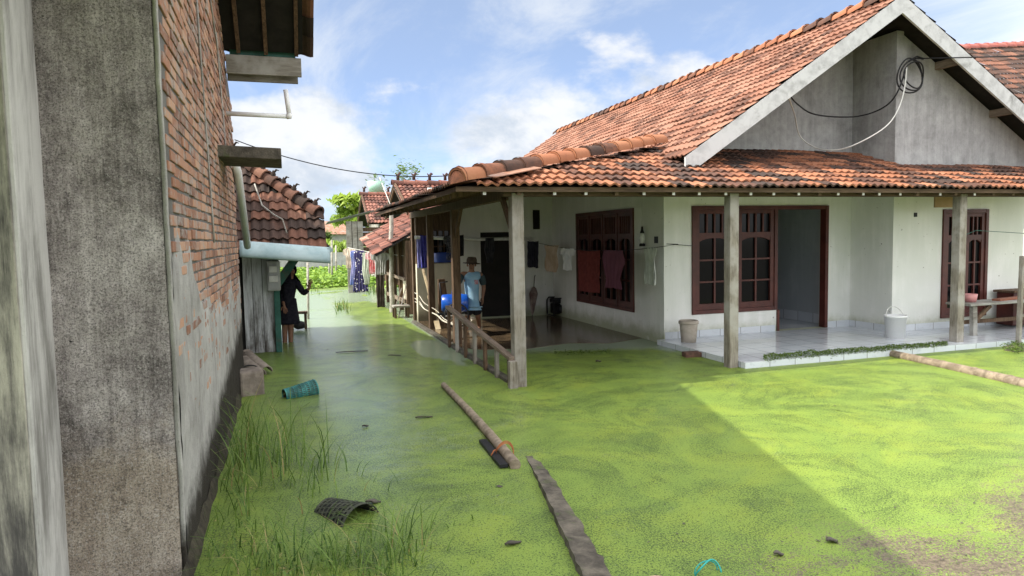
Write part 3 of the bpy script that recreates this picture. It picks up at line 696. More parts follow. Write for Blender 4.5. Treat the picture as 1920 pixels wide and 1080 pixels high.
pg.grid(fpg, 48, 240); pg.build('corner_pillar', M['pier'], brick)
cg = MB()
def fcg(u, v):
    z = -.6+v*(zn(3.95)+.53); w_ = .006*noise.noise(V((z*3, 4, 1)))+.003*noise.noise(V((z*13, 4, 1))); q = (u-.5)*math.pi
    return (BX+.001+.012*math.cos(q)+.010*math.sin(q)+w_*.6, 3.905-.016*math.cos(q)+.034*max(0, u-.5)*2+w_, z)
cg.grid(fcg, 8, 260); cg.build('corner_strip', M['render'], brick)
MB().box(-1.32, -1.105, 3.53, 3.946, -.6, zn(3.6)-.06).build('limed_return', M['lime'], brick, bevel=.015)
MB().box(-3.5, -1.322, 3.518, 3.7, -.6, zn(3.6)-.06).build('stained_front', M['limedark'], brick)
MB().box(-1.3215, -1.122, 3.514, 3.529, -.6, zn(3.6)-.06).build('stained_front', M['limedark'], brick, bevel=.004)
for (a, b) in (((367, -20), (402, 455)), ((393, -10), (416, 150)), ((405, 60), (425, 300))):
    p, q = wx(a[0], a[1], BX+.012), wx(b[0], b[1], BX+.012); pts = [p.lerp(q, t/8)+V((0, .02*noise.noise(V((t*.7, a[0], 0))), 0)) for t in range(9)]
    MB().tube(pts, .008, 6).build('mortar_drip', M['render'], brick)
# unseen blocks added behind the wall to keep sun off lane and porch
wb = MB(); wb.box(-6, -1.05, 9.26, 11.2, -.6, 5.2); wb.build('sun_blocker', M['mortar'], brick)
MB().prism([(-6.2, 8.2, 5.15), (-6.2, 11.25, 5.25), (-.98, 11.25, 5.25), (-.98, 8.2, 5.15)], (0, 0, .06)).build('sun_blocker_top', M['tile_old'], brick)
MB().box(-6, -1.10, 8.3, 9.255, 3.6, 5.14).build('sun_blocker', M['mortar'], brick)
MB().box(-6, -1.05, 11.202, 11.68, -.6, 3.55).build('sun_blocker', M['mortar'], brick)
# roof over the lane: deck, rafters, fascia and verge tiles
slab('roof_deck', [(-6.2, .6, zn(.6)), (-.28, .6, zn(.6)), (-.28, RPY, RPZ), (-6.2, RPY, RPZ)], .05, M['under'], brick)
slab('roof_deck', [(-6.2, RPY+.001, RPZ), (.27, RPY+.001, RPZ), (.27, 8.5, zn(8.5)), (-6.2, 8.5, zn(8.5))], .05, M['under'], brick)
mb = MB(); lf = math.hypot(1.2, zn(RPY)-zn(8.5)); tiles(mb, (-1.5, 8.56, zn(8.56)), (1, 0, 0), (0, -1, .77), 1.82, lf, seg=6); mb.build('roof', M['tile_old'], brick)
for x in (-.42, -.13, .20):
    MB().beam((x, 8.46, zn(8.46)-.10), (x, 7.35, zn(7.35)-.10), .04, .06).build('rafter', M['wood_b'], brick)
MB().box(-.56, .25, 8.47, 8.51, zn(8.5)-.31, zn(8.5)-.10).build('eave_board', M['wood_gx'], brick, bevel=.004)
MB().box(-.56, .21, 8.60, 8.64, zn(8.5)-.36, zn(8.5)-.16).build('eave_board', M['wood_gx'], brick)
sheet = MB().box(-.52, .19, 8.515, 8.53, zn(8.5)-.2, zn(8.5)+.12); sheet.build('gutter_back', M['green'], brick)
p0, p1, p2 = V((BX-.02, 8.42, 3.21)), V((.095, 8.42, 3.20)), V((.065, 8.42, 3.50))
pp = MB(); pp.tube([p0, p1], .026, 10); pp.tube([p1+V((-.03, 0, 0)), p1+V((0, 0, .0)), p1+V((.002, 0, .03))], .033, 10); pp.tube([p1, p2], .026, 10); pp.build('rain_pipe', M['pvc_clean'], brick)
MB().obox((-.30, 7.5, 2.62), (.29, 0, -.01), (0, .42, 0), (0, 0, .055)).build('canopy_slab', M['stone'], brick, bevel=.008)
q0, q1 = V((BX+.03, 8.9, 2.75)), wy(464, 462, 10.5)
MB().tube([q0, q0.lerp(q1, .12)+V((.02, 0, 0)), q1], .05, 10).build('rain_pipe', M['pvc_clean'], brick)

# ------------------------------------------------------------------ low plank house with the tiled hip roof
low = thing('plank_house', 'low house with peeling white plank wall, mossy tiles and pale zinc gutter', 'house', (-.6, 11.7, 0))
e0, e1 = V((-3.2, 10.85, 1.66)), V((.58, 10.85, 1.66)); ks = .97
def onp(px, py):     # a point of the front slope
    d = _ray((px, py)); t = (1.66-H-ks*10.85)/(d.z-ks*d.y); return CAM + d*t
hp1, hp2 = onp(598, 405), onp(447, 300)
hd = (hp2-hp1); top = hp1 + hd*1.15
mb = MB(); vv = math.hypot(1, ks)
def insl(u, v):
    x, z = e0.x+u, 1.66+ks*v/vv
    lim = hp1.x + (z-hp1.z)/(hp2.z-hp1.z)*(hp2.x-hp1.x) if z > hp1.z else .58
    return x < lim-.04
tiles(mb, e0, (1, 0, 0), (0, 1, ks), 3.9, (top.z-1.66)/ks*vv, insl, tw=.27, th=.215, amp=.038, jit=.02, seg=14, waves=2)
mb.build('roof', M['tile_old'], low)
slab('roof_deck', [e0, (.56, 10.85, 1.66), hp1, top, (-3.2, top.y, top.z)], .05, M['under'], low)
back = 14.7
slab('roof_deck', [hp1, (.58, 10.9, 1.66), (.58, back, 1.66), top], .05, M['under'], low)
slab('roof_deck', [top, (.58, back, 1.66), (-3.2, back, 1.66), (-3.2, top.y, top.z)], .05, M['under'], low)
mb = MB(); tiles(mb, (.58, 10.9, 1.66), (0, 1, 0), (top.x-.58, 0, top.z-1.66), back-10.9, math.hypot(top.x-.58, top.z-1.66), lambda u, v: v < 1.75*min(u/1.8, (back-10.9-u)/2.0)-.1, seg=6, jit=.02); mb.build('roof', M['tile_old'], low)
mb = MB(); n_ = 9
for k in range(n_):
    a, b = hp1.lerp(top, k/n_), hp1.lerp(top, (k+1.2)/n_); cap_tile(a+V((0, 0, .05)), b+V((0, 0, .02)), .13, .10, M['tile_old'], low, name='hip_tile')
    c = a.lerp(b, .25)+V((0, 0, .15)); om = MB(); om.lathe([(.05, 0), (.04, .03), (.045, .05), (.0, .12)], c+V((0, 0, -.03)), 7); om.tube([c+V((.0, 0, .03)), c+V((.05, 0, .09)), c+V((.09, 0, .075))], [.022, .018, .006], 6)
    om.build('hip_ornament', M['tile_old'], low)
ga, gb = wy(450, 474, 10.72), wy(619, 486, 10.72)
gt = MB()
def fg(u, v):
    c = ga.lerp(gb, u); t = -.25+1.35*v*1.9
    return c + V((0, -.11*math.sin(t)-.0, .16-.22*v + .02*math.cos(t*2))) + V((0, .05*math.sin(u*9)*.15, 0))
gt.grid(fg, 24, 10); gt.build('gutter', M['zinc'], low, solid=.006)
MB().obox(gb+V((-.06, .02, .10)), (.09, 0, .06), (0, .03, 0), (-.02, 0, .035)).build('gutter_end', M['zinc'], low)
x = -.68
for wd in (.14, .15, .17):
    MB().obox((x+wd/2, 11.72+random.uniform(-.01, .01), .55), (wd/2-.004, 0, 0), (0, .014, 0), (0, 0, 1.15)).build('wall_plank', M['plank'], low, bevel=.003); x += wd
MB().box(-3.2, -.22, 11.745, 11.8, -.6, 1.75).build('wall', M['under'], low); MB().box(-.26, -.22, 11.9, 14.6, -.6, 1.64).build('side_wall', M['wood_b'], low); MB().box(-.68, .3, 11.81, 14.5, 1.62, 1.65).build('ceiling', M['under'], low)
MB().obox((-.175, 11.66, .55), (.045, 0, 0), (0, .045, 0), (0, 0, 1.15)).build('post', M['green'], low, bevel=.005)
MB().beam((-.16, 11.66, 1.10), (.13, 11.66, 1.50), .04, .13).build('brace', M['green'], low)
mt = MB().obox(wy(513, 517, 11.45), (.10, 0, 0), (0, .07, 0), (0, 0, .24)).build('meter_box', plain('cloudy plastic box', (.30, .31, .31), (.42, .43, .43), 7, .3), low, bevel=.03)
c = wy(512, 512, 11.36); mm = MB(); mm.obox(c+V((0, 0, .06)), (.06, 0, 0), (0, .02, 0), (0, 0, .05)); mm.obox(c+V((0, 0, -.09)), (.065, 0, 0), (0, .02, 0), (0, 0, .05)); mm.build('meter_dial', M['pvc'], mt, bevel=.008)
# cable on that roof
MB().tube([onp(478, 355)+V((0, -.05, .08)), onp(492, 395)+V((0, -.05, .08)), onp(515, 412)+V((0, -.05, .07)), onp(530, 420)+V((0, -.05, .07)), onp(538, 445)+V((0, -.05, .07))], .012, 6).top('roof_cable', M['wood_gx'], 'dirty white cable lying across the mossy tiles of the low plank house', 'cable')

# ------------------------------------------------------------------ houses farther along the lane
def simple_house(name, label, y0, pl, pr_, zr_, ze, depth, tm, wallm, orn=5):
    rl, rr_ = wy(pl[0], pl[1], y0+depth), wy(pr_[0], pr_[1], y0+depth); zt = rl.z
    h = thing(name, label, 'house', (rl.x, y0, 0)); run = depth; sl_ = (zt-ze)/run; ln = rr_.x-rl.x
    mb = MB(); vv = math.hypot(run, zt-ze); tiles(mb, (rl.x, y0, ze), (1, 0, 0), (0, 1, sl_), ln, vv, tw=.28, th=.25, amp=.035, seg=10, jit=.015, waves=2); rf = mb.build('roof', tm, h)
    slab('roof_deck', [(rl.x, y0, ze), (rr_.x, y0, ze), (rr_.x, y0+run, zt), (rl.x, y0+run, zt)], .04, M['under'], h)
    slab('roof_deck', [(rl.x, y0+run+.01, zt), (rr_.x, y0+run+.01, zt), (rr_.x, y0+2*run, ze), (rl.x, y0+2*run, ze)], .04, M['under'], h)
    mb = MB(); x = rl.x-.05
    while x < rr_.x: cap_tile((x, y0+run, zt+.04), (x+.4, y0+run, zt+.03), .13, .11, tm, h, mb=mb); x += .36
    mb.build('ridge_cap', tm, rf)
    for k in range(orn):
        p = V((rl.x+.15+k*(ln*.9)/max(orn, 1), y0+run, zt+.14)); o_ = MB(); o_.tube([p, p+V((0, 0, .12)), p+V((.06, 0, .2)), p+V((.1, 0, .17))], [.05, .045, .04, .02], 6); o_.tube([p+V((0, 0, .1)), p+V((-.07, 0, .2))], [.03, .015], 5); o_.build('ridge_ornament', tm, h)
    wb = MB(); wb.prism([(rl.x+.5, y0+.5, -.6), (rl.x+.5, y0+2*run-.5, -.6), (rl.x+.5, y0+2*run-.5, ze+.1), (rl.x+.5, y0+run, zt-.2), (rl.x+.5, y0+.5, ze+.1)], (.14, 0, 0)); wb.build('gable_wall', wallm, h)
    MB().box(rl.x+.65, rr_.x, y0+.5, y0+.6, -.6, ze+.2).build('wall', wallm, h)
    bb = MB(); bb.beam((rl.x+.04, y0-.02, ze-.02), (rl.x+.04, y0+run, zt-.02), .05, .2); bb.beam((rl.x+.04, y0+2*run, ze), (rl.x+.04, y0+run, zt-.02), .05, .2); bb.build('gable_board', M['wood_b'], h)
    return h, rl, rr_, sl_
nearh, rl, rr_, sl_ = simple_house('tiled_house', 'dark red tiled house with a small skylight and spiked ridge, just beyond the side porch', 18.6, (737, 346), (960, 350), 0, 2.55, 2.2, M['tile_red'], M['brick'], 7)
p = V((rl.x+1.15, 18.6+1.25, 2.55+sl_*1.25+.10)); sky_ = MB().obox(p, (.26, 0, 0), (0, .26, .26*sl_), (0, -.03*sl_, .03)).build('skylight', M['pvc'], nearh)
g = MB()
for k in range(4): g.obox(p+V((-.18+k*.12, 0, .045)), (.045, 0, 0), (0, .2, .2*sl_), (0, -.004, .004))
g.build('pane', M['zinc'], sky_)
simple_house('tiled_house', 'farthest dark tiled house with a grey timber lean-to, behind the washing', 27, (676, 366), (800, 366), 0, 2.45, 2.2, M['tile_red'], M['wood_gx'], 5)

shed = thing('wooden_shed', 'long brown timber shed with sagging tiled lean-to roof, on the lane past the porch', 'shed', (2.5, 16.2, 0))
a0, a1, a2, a3 = wy(662, 455, 20.5), wy(760, 482, 16.6), wy(800, 470, 18.2), wy(742, 433, 21.5)
# lean-to roof: eave over the lane along the shed, rising away from it
ez0, ez1 = V((1.95, 16.2, 1.44)), V((2.15, 21.0, 1.78)); U_ = (ez1-ez0).normalized(); Wd = V((.86, .05, .5)).normalized()
mb = MB(); tiles(mb, ez0, U_, Wd, (ez1-ez0).length, 2.3, tw=.27, th=.24, amp=.035, seg=10, jit=.03, waves=2); mb.build('roof', M['tile_old'] if False else M['tile_red'], shed)
slab('roof_deck', [ez0, ez1, ez1+Wd*2.3, ez0+Wd*2.3], .04, M['under'], shed)
MB().prism([ez1+V((-.1, -.3, .05)), ez1+V((.35, -.25, .22)), ez1+V((.3, -1.2, .1)), ez1+V((-.05, -1.1, -.1))], (0, 0, .02)).build('patch_sheet', M['rust'], shed)
for y in (16.3, 17.4, 18.5, 19.8, 21): MB().obox((2.72, y, .6), (.05, 0, 0), (0, .05, 0), (0, 0, 1.15)).build('post', M['wood_b'], shed, bevel=.006)
wb = MB(); y = 16.35
while y < 20.9: wb.obox((2.80, y+.09, 1.2), (.012, 0, 0), (0, .085, 0), (0, 0, .62+random.uniform(-.03, .03))); y += .18
wb.build('plank_wall', M['wood_b'], shed)
MB().box(2.76, 2.785, 16.4, 17.9, .28, .78).build('wall_panel', M['cream'], shed); MB().beam((2.66, 16.4, .83), (2.62, 19.5, .86), .05, .07).build('rail', M['wood_gy'], shed)
MB().beam((2.66, 16.4, .30), (2.66, 19.5, .28), .05, .09).build('rail', M['wood_gy'], shed)
MB().box(4.2, 4.3, 16.3, 21, -.6, 2.2).build('rear_wall', M['wood_b'], shed)
wb = MB(); wall(wb, (2.75, 16.22), (4.2, 16.22), -.6, 1.75, .06, (0, 1)); wb.build('end_wall', M['wood_b'], shed)
# leaning boards and stools by the shed
for k, (a, b, lab) in enumerate((((2.30, 15.6, -.2), (2.62, 16.0, .72), 'long grey board leaning on the shed rail, nearest the pole'), ((2.26, 16.3, -.2), (2.60, 16.6, .60), 'short grey board leaning on the shed rail behind the stool'))):
    MB().beam(a, b, .10, .02, (1, 0, .3)).top('plank', M['wood'], lab, 'plank', 'boards leaning on the shed')
st = thing('stool', 'small grey wooden stool standing in the water by the shed', 'stool', (2.42, 15.75, 0))
MB().box(2.25, 2.62, 15.55, 15.9, .24, .28).build('seat', M['wood'], st)
for sx in (2.29, 2.58):
    for sy in (15.59, 15.86): MB().box(sx-.025, sx+.025, sy-.025, sy+.025, -.3, .239).build('leg', M['wood_b'], st)
b0 = wz(735, 585); b1 = wy(733, 383, b0.y-.05)
mb = MB(); pts = [b0+V((0, 0, -.5))]+[b0.lerp(b1, t/10)+V((.012*math.sin(t*1.7), 0, 0)) for t in range(11)]; mb.tube(pts, [.065]+[.065-.0015*t for t in range(11)], 10); mb.top('bamboo_pole', M['bamboo_grey'], 'thick grey bamboo pole standing in the water at the far corner of the porch eave', 'pole')
# zinc awning of the far lean-to, green tub on its end
aw = thing('lean_to', 'grey timber lean-to with a flat pale sheet roof in front of the farthest tiled house', 'shed', (3.1, 24, 0))
pa, pb = wy(614, 417, 24), wy(700, 395, 24); MB().prism([pa, pb, pb+V((0, 1.4, -.05)), pa+V((0, 1.4, -.05))], (0, 0, .025)).build('roof_sheet', M['under2'], aw)
for px in (654, 664, 674): 
    p = wy(px, 415, 24.2); MB().box(p.x-.10, p.x+.10, 24.15, 24.25, -.5, p.z).build('post', M['wood_gx'], aw)
wb = MB(); p = wy(690, 410, 24.4)
for k in range(8): wb.box(p.x-.5, p.x+2.2, 24.4, 24.44, .9+k*.17, 1.05+k*.17)
wb.build('board_wall', M['wood_b'], aw)
c = wy(705, 352, 18.0); tb = MB(); tb.lathe([(.0, -.10), (.17, -.10), (.23, .16), (.22, .16), (.165, -.08)], c, 16); tb.top('tub', plain('pale green plastic', (.32, .52, .42), (.42, .62, .52), 4, .4), 'pale green plastic tub hung upside up under the far roof edge beside the bamboo pole', 'tub')
MB().tube([c+V((0, 0, .1)), V((c.x+.1, 18.0, c.z+.25)), b1+V((0, 0, -.05))], .012, 6).top('cord', M['whitecord'], 'cord from the bamboo pole to the pale green tub', 'cord')
# grey yard wall, far metal roof and the pool end
MB().box(-6, 5.5, 43, 43.2, -.5, 1.12).top('yard_wall', M['cement'], 'grey cement yard wall across the far end of the lane', 'wall')
mb = MB(); pz = wy(600, 437, 60); mb.prism([wy(600, 440, 60), wy(655, 440, 60), wy(652, 416, 64), wy(606, 416, 64)], (0, 0, .06)); fr_ = thing('distant_house', 'distant low house with rusty metal roof above the green bushes', 'house', (pz.x, 60, 0)); mb.build('roof', M['rust'], fr_); a_ = wy(603, 440, 60.5); b_ = wy(652, 440, 60.5); MB().box(a_.x, b_.x, 60.4, 63, -.5, a_.z).build('wall', M['cement'], fr_)
# neighbour's roof above the gable at the right
nb = thing('tiled_house', 'neighbouring house whose dark tiled roof with red ridge rises behind the grey gable', 'house', (16, 15, 0))
ra, rb_ = wy(1806, 92, 15), wy(2100, 2, 15); d_ = (rb_-ra); U_ = V((d_.x, d_.y, 0)).normalized(); ln = d_.length
low_z = 1.8; drop = ra.z-low_z
mb = MB(); O_ = V((ra.x-.2, 15-drop*1.25, low_z)); Wd = V((0, 1.25, 1)); tiles(mb, O_-V((2.2, 0, .22)), (1, 0, .10), Wd, 9, drop*math.hypot(1.25, 1), tw=.26, th=.25, amp=.032, seg=10, waves=2); mb.build('roof', M['tile_old'], nb)
mb = MB(); x = ra.x-.25
while x < ra.x+7: cap_tile((x, 15, ra.z+.03+.10*(x-ra.x)), (x+.4, 15, ra.z+.02+.10*(x-ra.x+.4)), .14, .12, M['tile_red'], nb, mb=mb); x += .36
mb.build('ridge_cap', plain('red ridge paint', (.30, .09, .075), (.40, .15, .12), 5), nb)
MB().box(ra.x+.5, ra.x+7, 15-drop*1.1, 15.2, -.6, low_z-.05).build('wall', M['white'], nb)

# ------------------------------------------------------------------ railing of the side porch
rl_ = thing('railing', 'low wooden railing with short balusters sloping along the porch edge to the corner post', 'railing', (2.5, 9, 0))
ra, rb_ = V((2.47, 11.0, .66)), V((2.47, 7.62, .34))
MB().beam(ra, rb_, .085, .045).build('rail', M['wood_gy'], rl_, bevel=.005)
for k in range(7):
    c = ra.lerp(rb_, .02+k*.158); hh = c.z-.02
    MB().obox((2.47, c.y, hh/2-.15), (.022, 0, 0), (0, .036, 0), (0, 0, hh/2+.13)).build('baluster', M['wood'] if k % 2 else M['wood_b'], rl_, bevel=.004)
MB().obox((2.465, 7.60, .02), (.05, 0, 0), (0, .04, 0), (0, 0, .30)).build('end_post', M['wood'], rl_, bevel=.006)

# ------------------------------------------------------------------ yard: kerb, bamboo, baskets, bits
def strip(name, left, right, z0, z1, m, label, cat):
    n = 34; mb = MB(); Lp = []; Rp = []
    def along(pp, t):
        k = t*(len(pp)-1); i = min(int(k), len(pp)-2); return pp[i].lerp(pp[i+1], k-i)
    for k in range(n+1):
        t = k/n; j = .015*noise.noise(V((k*.7, 3, 1))); a = along(left, t)+V((j, 0, 0)); b = along(right, t)+V((.03*noise.noise(V((k*.6, 9, 1))), 0, 0)); h = z1 - .045*(1-smooth(0, .35, t)) + .010*noise.noise(V((k*.9, 1, 5)))
        Lp.append((a, h)); Rp.append((b, h-.008+.008*noise.noise(V((k*.8, 5, 5)))))
    for k in range(n):
        (a, h), (a2, h2), (b, g), (b2, g2) = Lp[k], Lp[k+1], Rp[k], Rp[k+1]
        A, A2, B_, B2 = (V((p.x, p.y, q)) for p, q in ((a, h), (a2, h2), (b, g), (b2, g2))); Z = V((0, 0, z0))
        A0, A20, B0, B20 = (V((p.x, p.y, z0)) for p in (a, a2, b, b2))
        mb.quad(A, A2, B2, B_); mb.quad(A0, A20, A2, A); mb.quad(B_, B2, B20, B0)
    (a, h), (b, g) = Lp[0], Rp[0]; mb.quad((a.x, a.y, z0), (a.x, a.y, h), (b.x, b.y, g), (b.x, b.y, z0))
    return mb.top(name, m, label, cat)
kl = [wz(*p, .035) for p in ((986, 848), (1003, 885), (1030, 945), (1062, 1015), (1092, 1080), (1150, 1220))]
kr = [wz(*p, .035) for p in ((1006, 846), (1030, 885), (1066, 945), (1108, 1015), (1146, 1080), (1235, 1220))]
strip('kerb', kl, kr, -.4, .05, M['kerb'], 'dark wet stone kerb top running out of the duckweed toward the viewer', 'kerb')
def bamboo(mb, p, q, r0, r1, n=9, bend=.02):
    p, q = V(p), V(q); pts, rs = [], []
    for k in range(n):
        for e in (0, .06, .94):
            t = (k+e)/n; pts.append(p.lerp(q, t)+V((bend*math.sin(t*3), 0, .0))); r = r0+(r1-r0)*t; rs.append(r*(1.10 if e == 0 else 1))
    pts.append(q); rs.append(r1); mb.tube(pts, rs, 12); return mb
bm = bamboo(MB(), wz(832, 722, .03), wz(966, 872, .03), .034, .044, 7)
b1_ = bm.top('bamboo_pole', M['bamboo'], 'long brown bamboo pole floating on the duckweed with a black strip tied beside it', 'pole')
b2_ = MB().beam(wz(905, 826, .02), wz(945, 874, .02), .065, .025).top('timber_strip', M['black'], 'short black wet timber strip tied beside the floating bamboo pole', 'board')
rg = MB(); c0 = wz(944, 846, .03); c1 = wz(926, 852, .03)
for k in range(3): 
    o_ = V((.01*k, .03*k-.03, 0)); rg.tube([c0+o_+V((.075*math.cos(a), .02*math.sin(a*2), .072*math.sin(a))) for a in [t*math.pi/8 for t in range(17)]], .004, 5)
rg.tube([c0+V((-.06, 0, .02)), c1+V((0, 0, .03)), c1+V((-.03, -.02, .0))], .006, 5)
rg.top('tie_rope', plain('orange cord', (.26, .08, .03), (.34, .13, .05), 9), 'orange cord binding the floating bamboo pole to the black strip', 'rope')
lg = MB(); lp0, lp1 = wz(1664, 662, .025), wz(2050, 752, .01); bamboo(lg, lp0, lp1, .058, .072, 6, .03); lg.top('bamboo_log', M['bamboo'], 'thick split brown log lying across the duckweed at the right below the bench', 'log')

def woven(mb, c0, c1, r0, r1, nl=30, nr=9, up=None, w=.012, arc=(0, 6.283)):
    c0, c1 = V(c0), V(c1); d = (c1-c0).normalized(); e = d.cross(V((0, 0, 1))).normalized(); g = e.cross(d)
    def pt(t, v, o=0): 
        r = r0+(r1-r0)*v+o; return c0.lerp(c1, v)+(e*math.cos(t)+g*math.sin(t))*r
    for k in range(nl):
        t = arc[0]+(arc[1]-arc[0])*k/nl
        for sg in (-1, 1):
            ps = [pt(t+sg*.45*v/8*1.2, v/8, .002*sg) for v in range(9)]
            for a, b in zip(ps, ps[1:]): mb.beam(a, b, w, .003, (a-c0.lerp(c1, .5)).normalized(), k % 3/3)
    for k in range(nr+1):
        v = k/nr; n = 30
        ps = [pt(arc[0]+(arc[1]-arc[0])*q/n, v, .004) for q in range(n+1)]
        for a, b in zip(ps, ps[1:]): mb.beam(a, b, w*(1.0 if 0 < k < nr else 2.0), .005, (a-c0.lerp(c1, v)).normalized(), .8)
    return mb
bk = thing('basket', 'teal woven plastic basket lying on its side in the green water near the brick footing', 'basket', wz(560, 740))
teal = plain('faded teal plastic weave', (.02, .11, .10), (.06, .28, .27), 9, .5, dirt=(.05, .07, .03)); darkw = plain('dark weave', (.03, .035, .025), (.09, .095, .07), 12, .8, dirt=(.06, .09, .02))
p0, p1 = wz(534, 741, .035), wz(590, 728, .06)
woven(MB(), p0, p1, .066, .10, 24, 8, w=.0075).build('body', teal, bk)
MB().lathe([(.062, 0), (.096, (p1-p0).length)], p0, 24, (p1-p0)).build('lining', darkw, bk); MB().lathe([(.0, .0), (.10, .001)], p1-(p1-p0)*.03, 20, (p1-p0)).build('bottom', teal, bk)
bk2 = thing('basket', 'dark rotten woven basket half sunk among the grass with its open mouth above water', 'basket', wz(650, 975))
q0, q1 = wz(616, 968, -.06), wz(676, 990, -.055)
woven(MB(), q0, q1, .115, .15, 24, 8, w=.010).build('body', darkw, bk2)
MB().lathe([(.111, .0), (.128, .10), (.145, (q1-q0).length-.01)], q0, 26, (q1-q0)).build('lining', M['black'], bk2)

def rock(name, c, sx, sy, sz, label, cat, m, rz=0):
    mb = MB(); mb.ball(c, sx, sy, sz, 14, .5); return mb.top(name, m, label, cat)
blk = MB(); c = wz(470, 728, .06); blk.obox(c+V((0, .02, .05)), (.13, .03, 0), (-.03, .16, 0), (0, 0, .17)); blk.top('stone_block', M['clay'], 'broken pale masonry block at the foot of the brick wall', 'block', bevel=.025)
for (a, b, lab) in (((462, 664), (500, 694), 'old half round clay tile leaning on the masonry block, upper of two'), ((456, 676), (488, 700), 'old half round clay tile lying against the brick footing, lower of two')):
    p, q = wz(a[0], a[1], .16 if a[0] > 460 else .14), wz(b[0], b[1], .06); mb = MB()
    cap_tile(p, q, .085, .075, M['clay'], None, mb=mb); mb.top('clay_tile', M['clay'], lab, 'tile', 'old clay tiles by the brick footing', solid=.014)
ring = MB(); c = wz(468, 692, .17); ring.tube([c+V((.10*math.cos(t), .05*math.sin(t), .04*math.sin(t))) for t in [k*math.pi/9 for k in range(15)]], .008, 6); ring.top('wire_loop', M['black'], 'loop of black wire on the masonry block by the brick wall', 'wire')
brk = MB(); c = wz(1297, 666, .02); brk.obox(c, (.12, -.02, 0), (.012, .075, 0), (0, 0, .05)); brk.top('brick', plain('sooty brick', (.06, .035, .025), (.16, .085, .06), 14, .9, .6), 'single dark brick half sunk by the corner of the tiled porch', 'brick', bevel=.008)
wl = MB(); c = wz(1328, 1076, 0); wl.tube([c+V((.075*math.cos(t), .02*math.sin(t*2), .01+.06*math.sin(t))) for t in [k*math.pi/14 for k in range(-1, 17)]], .0045, 6); wl.tube([c+V((.068*math.cos(t), .02, .005+.055*math.sin(t))) for t in [k*math.pi/14 for k in range(-1, 17)]], .0035, 6); wl.top('wire_loop', plain('teal wire', (.02, .28, .25), (.03, .36, .32), 9, .4), 'thin teal plastic wire loop sticking out of the duckweed at the bottom', 'wire')
pk = MB(); pk.ball(wz(1226, 1086, .0), .055, .03, .012, 12, .3); pk.top('pink_scrap', plain('pale pink plastic', (.45, .26, .2), (.55, .36, .3), 5, .5), 'pale pink plastic scrap at the bottom edge of the yard', 'scrap')
deb = random.Random(11)
for (px, py, ln, wd, lab) in ((795, 783, .17, .028, 'thin dark floating twig between the bamboo pole and the teal basket'), (700, 942, .10, .04, 'flat dark leaf floating beside the sunken basket'), (685, 800, .06, .02, 'small curled leaf standing out of the water in the lane'), (962, 1020, .10, .03, 'black ragged scrap floating left of the stone kerb'), (1122, 678, .09, .05, 'small dark lump of mud in the duckweed under the porch edge'), (1560, 1015, .07, .05, 'dark clod in the duckweed near the bottom of the yard'), (1460, 1040, .05, .04, 'smallest dark clod at the bottom of the yard'), (660, 660, .5, .012, 'long thin stick floating in the middle of the lane'), (740, 667, .2, .02, 'short stick floating in the lane near the porch kerb')):
    c = wz(px, py, .005); a = deb.uniform(-.4, .4); mb = MB(); n = 9
    d = V((math.cos(a), math.sin(a), 0)); e = V((-d.y, d.x, 0)); rnd_ = [deb.uniform(.6, 1.4) for _ in range(n+1)]
    def fd_(u, v, d=d, e=e, ln=ln, wd=wd, c=c, rnd_=rnd_): 
        w_ = wd*math.sin(math.pi*min(.97, max(.03, u)))*rnd_[int(round(u*n))]
        return c + d*(u-.5)*ln + e*(v-.5)*w_ + V((0, 0, .012+.02*math.sin(u*5)*wd/.04*.4-.012*abs(v-.5)))
    mb.grid(fd_, n, 3); mb.top('debris', M['stone'], lab, 'debris', solid=.012)
# algae washed up along the porch edge (nobody could count it)
mb = MB(); ra_ = random.Random(5)
for k in range(6500):
    t = ra_.random(); px = 1432+t*345; q = ra_.gauss(0, 1); py = 671-26*t + q*3.0*(1-.45*t)*(1+.5*noise.noise(V((t*14, 0, 0)))); c = wz(px, py, .085); hgt = ra_.random()*max(0, .075-.04*abs(q))*(.7+.8*noise.noise(V((t*18, 3, 0)))); s_ = ra_.uniform(.007, .017)
    d = V((ra_.uniform(-1, 1), ra_.uniform(-1, 1), ra_.uniform(-.3, .8))).normalized()*s_; e = V((ra_.uniform(-1, 1), ra_.uniform(-1, 1), ra_.uniform(-.2, .5))).normalized()*s_; c = c+V((0, 0, hgt))
    mb.tri(c-d, c+e, c+d, ra_.random())
for k in range(900):
    c = wz(1905+ra_.gauss(0, 11), 650+ra_.gauss(0, 5), .04+abs(ra_.gauss(0, .03))); s_ = ra_.uniform(.01, .025); d = V((ra_.uniform(-1, 1), ra_.uniform(-1, 1), ra_.uniform(-.3, .8)))*s_; e = V((ra_.uniform(-1, 1), ra_.uniform(-1, 1), .3))*s_; mb.tri(c-d, c+e, c+d, ra_.random())
for k in range(500):
    t = ra_.random(); c = wz(1040+t*105, 661-3*t+ra_.gauss(0, 2), .01); s_ = ra_.uniform(.01, .02); d = V((ra_.uniform(-1, 1), ra_.uniform(-1, 1), .4))*s_; e = V((ra_.uniform(-1, 1), ra_.uniform(-1, 1), .3))*s_; mb.tri(c-d, c+e, c+d, ra_.random())
mb.top('algae', M['algae'], 'dark green algae washed up along the edge of the tiled porch', 'algae', kind='stuff')
MB().obox(wz(1906, 655, .02), (.13, 0, 0), (0, .1, 0), (0, 0, .05)).top('stone_block', M['stone'], 'mossy block at the foot of the ladder at the right edge', 'block', bevel=.02)

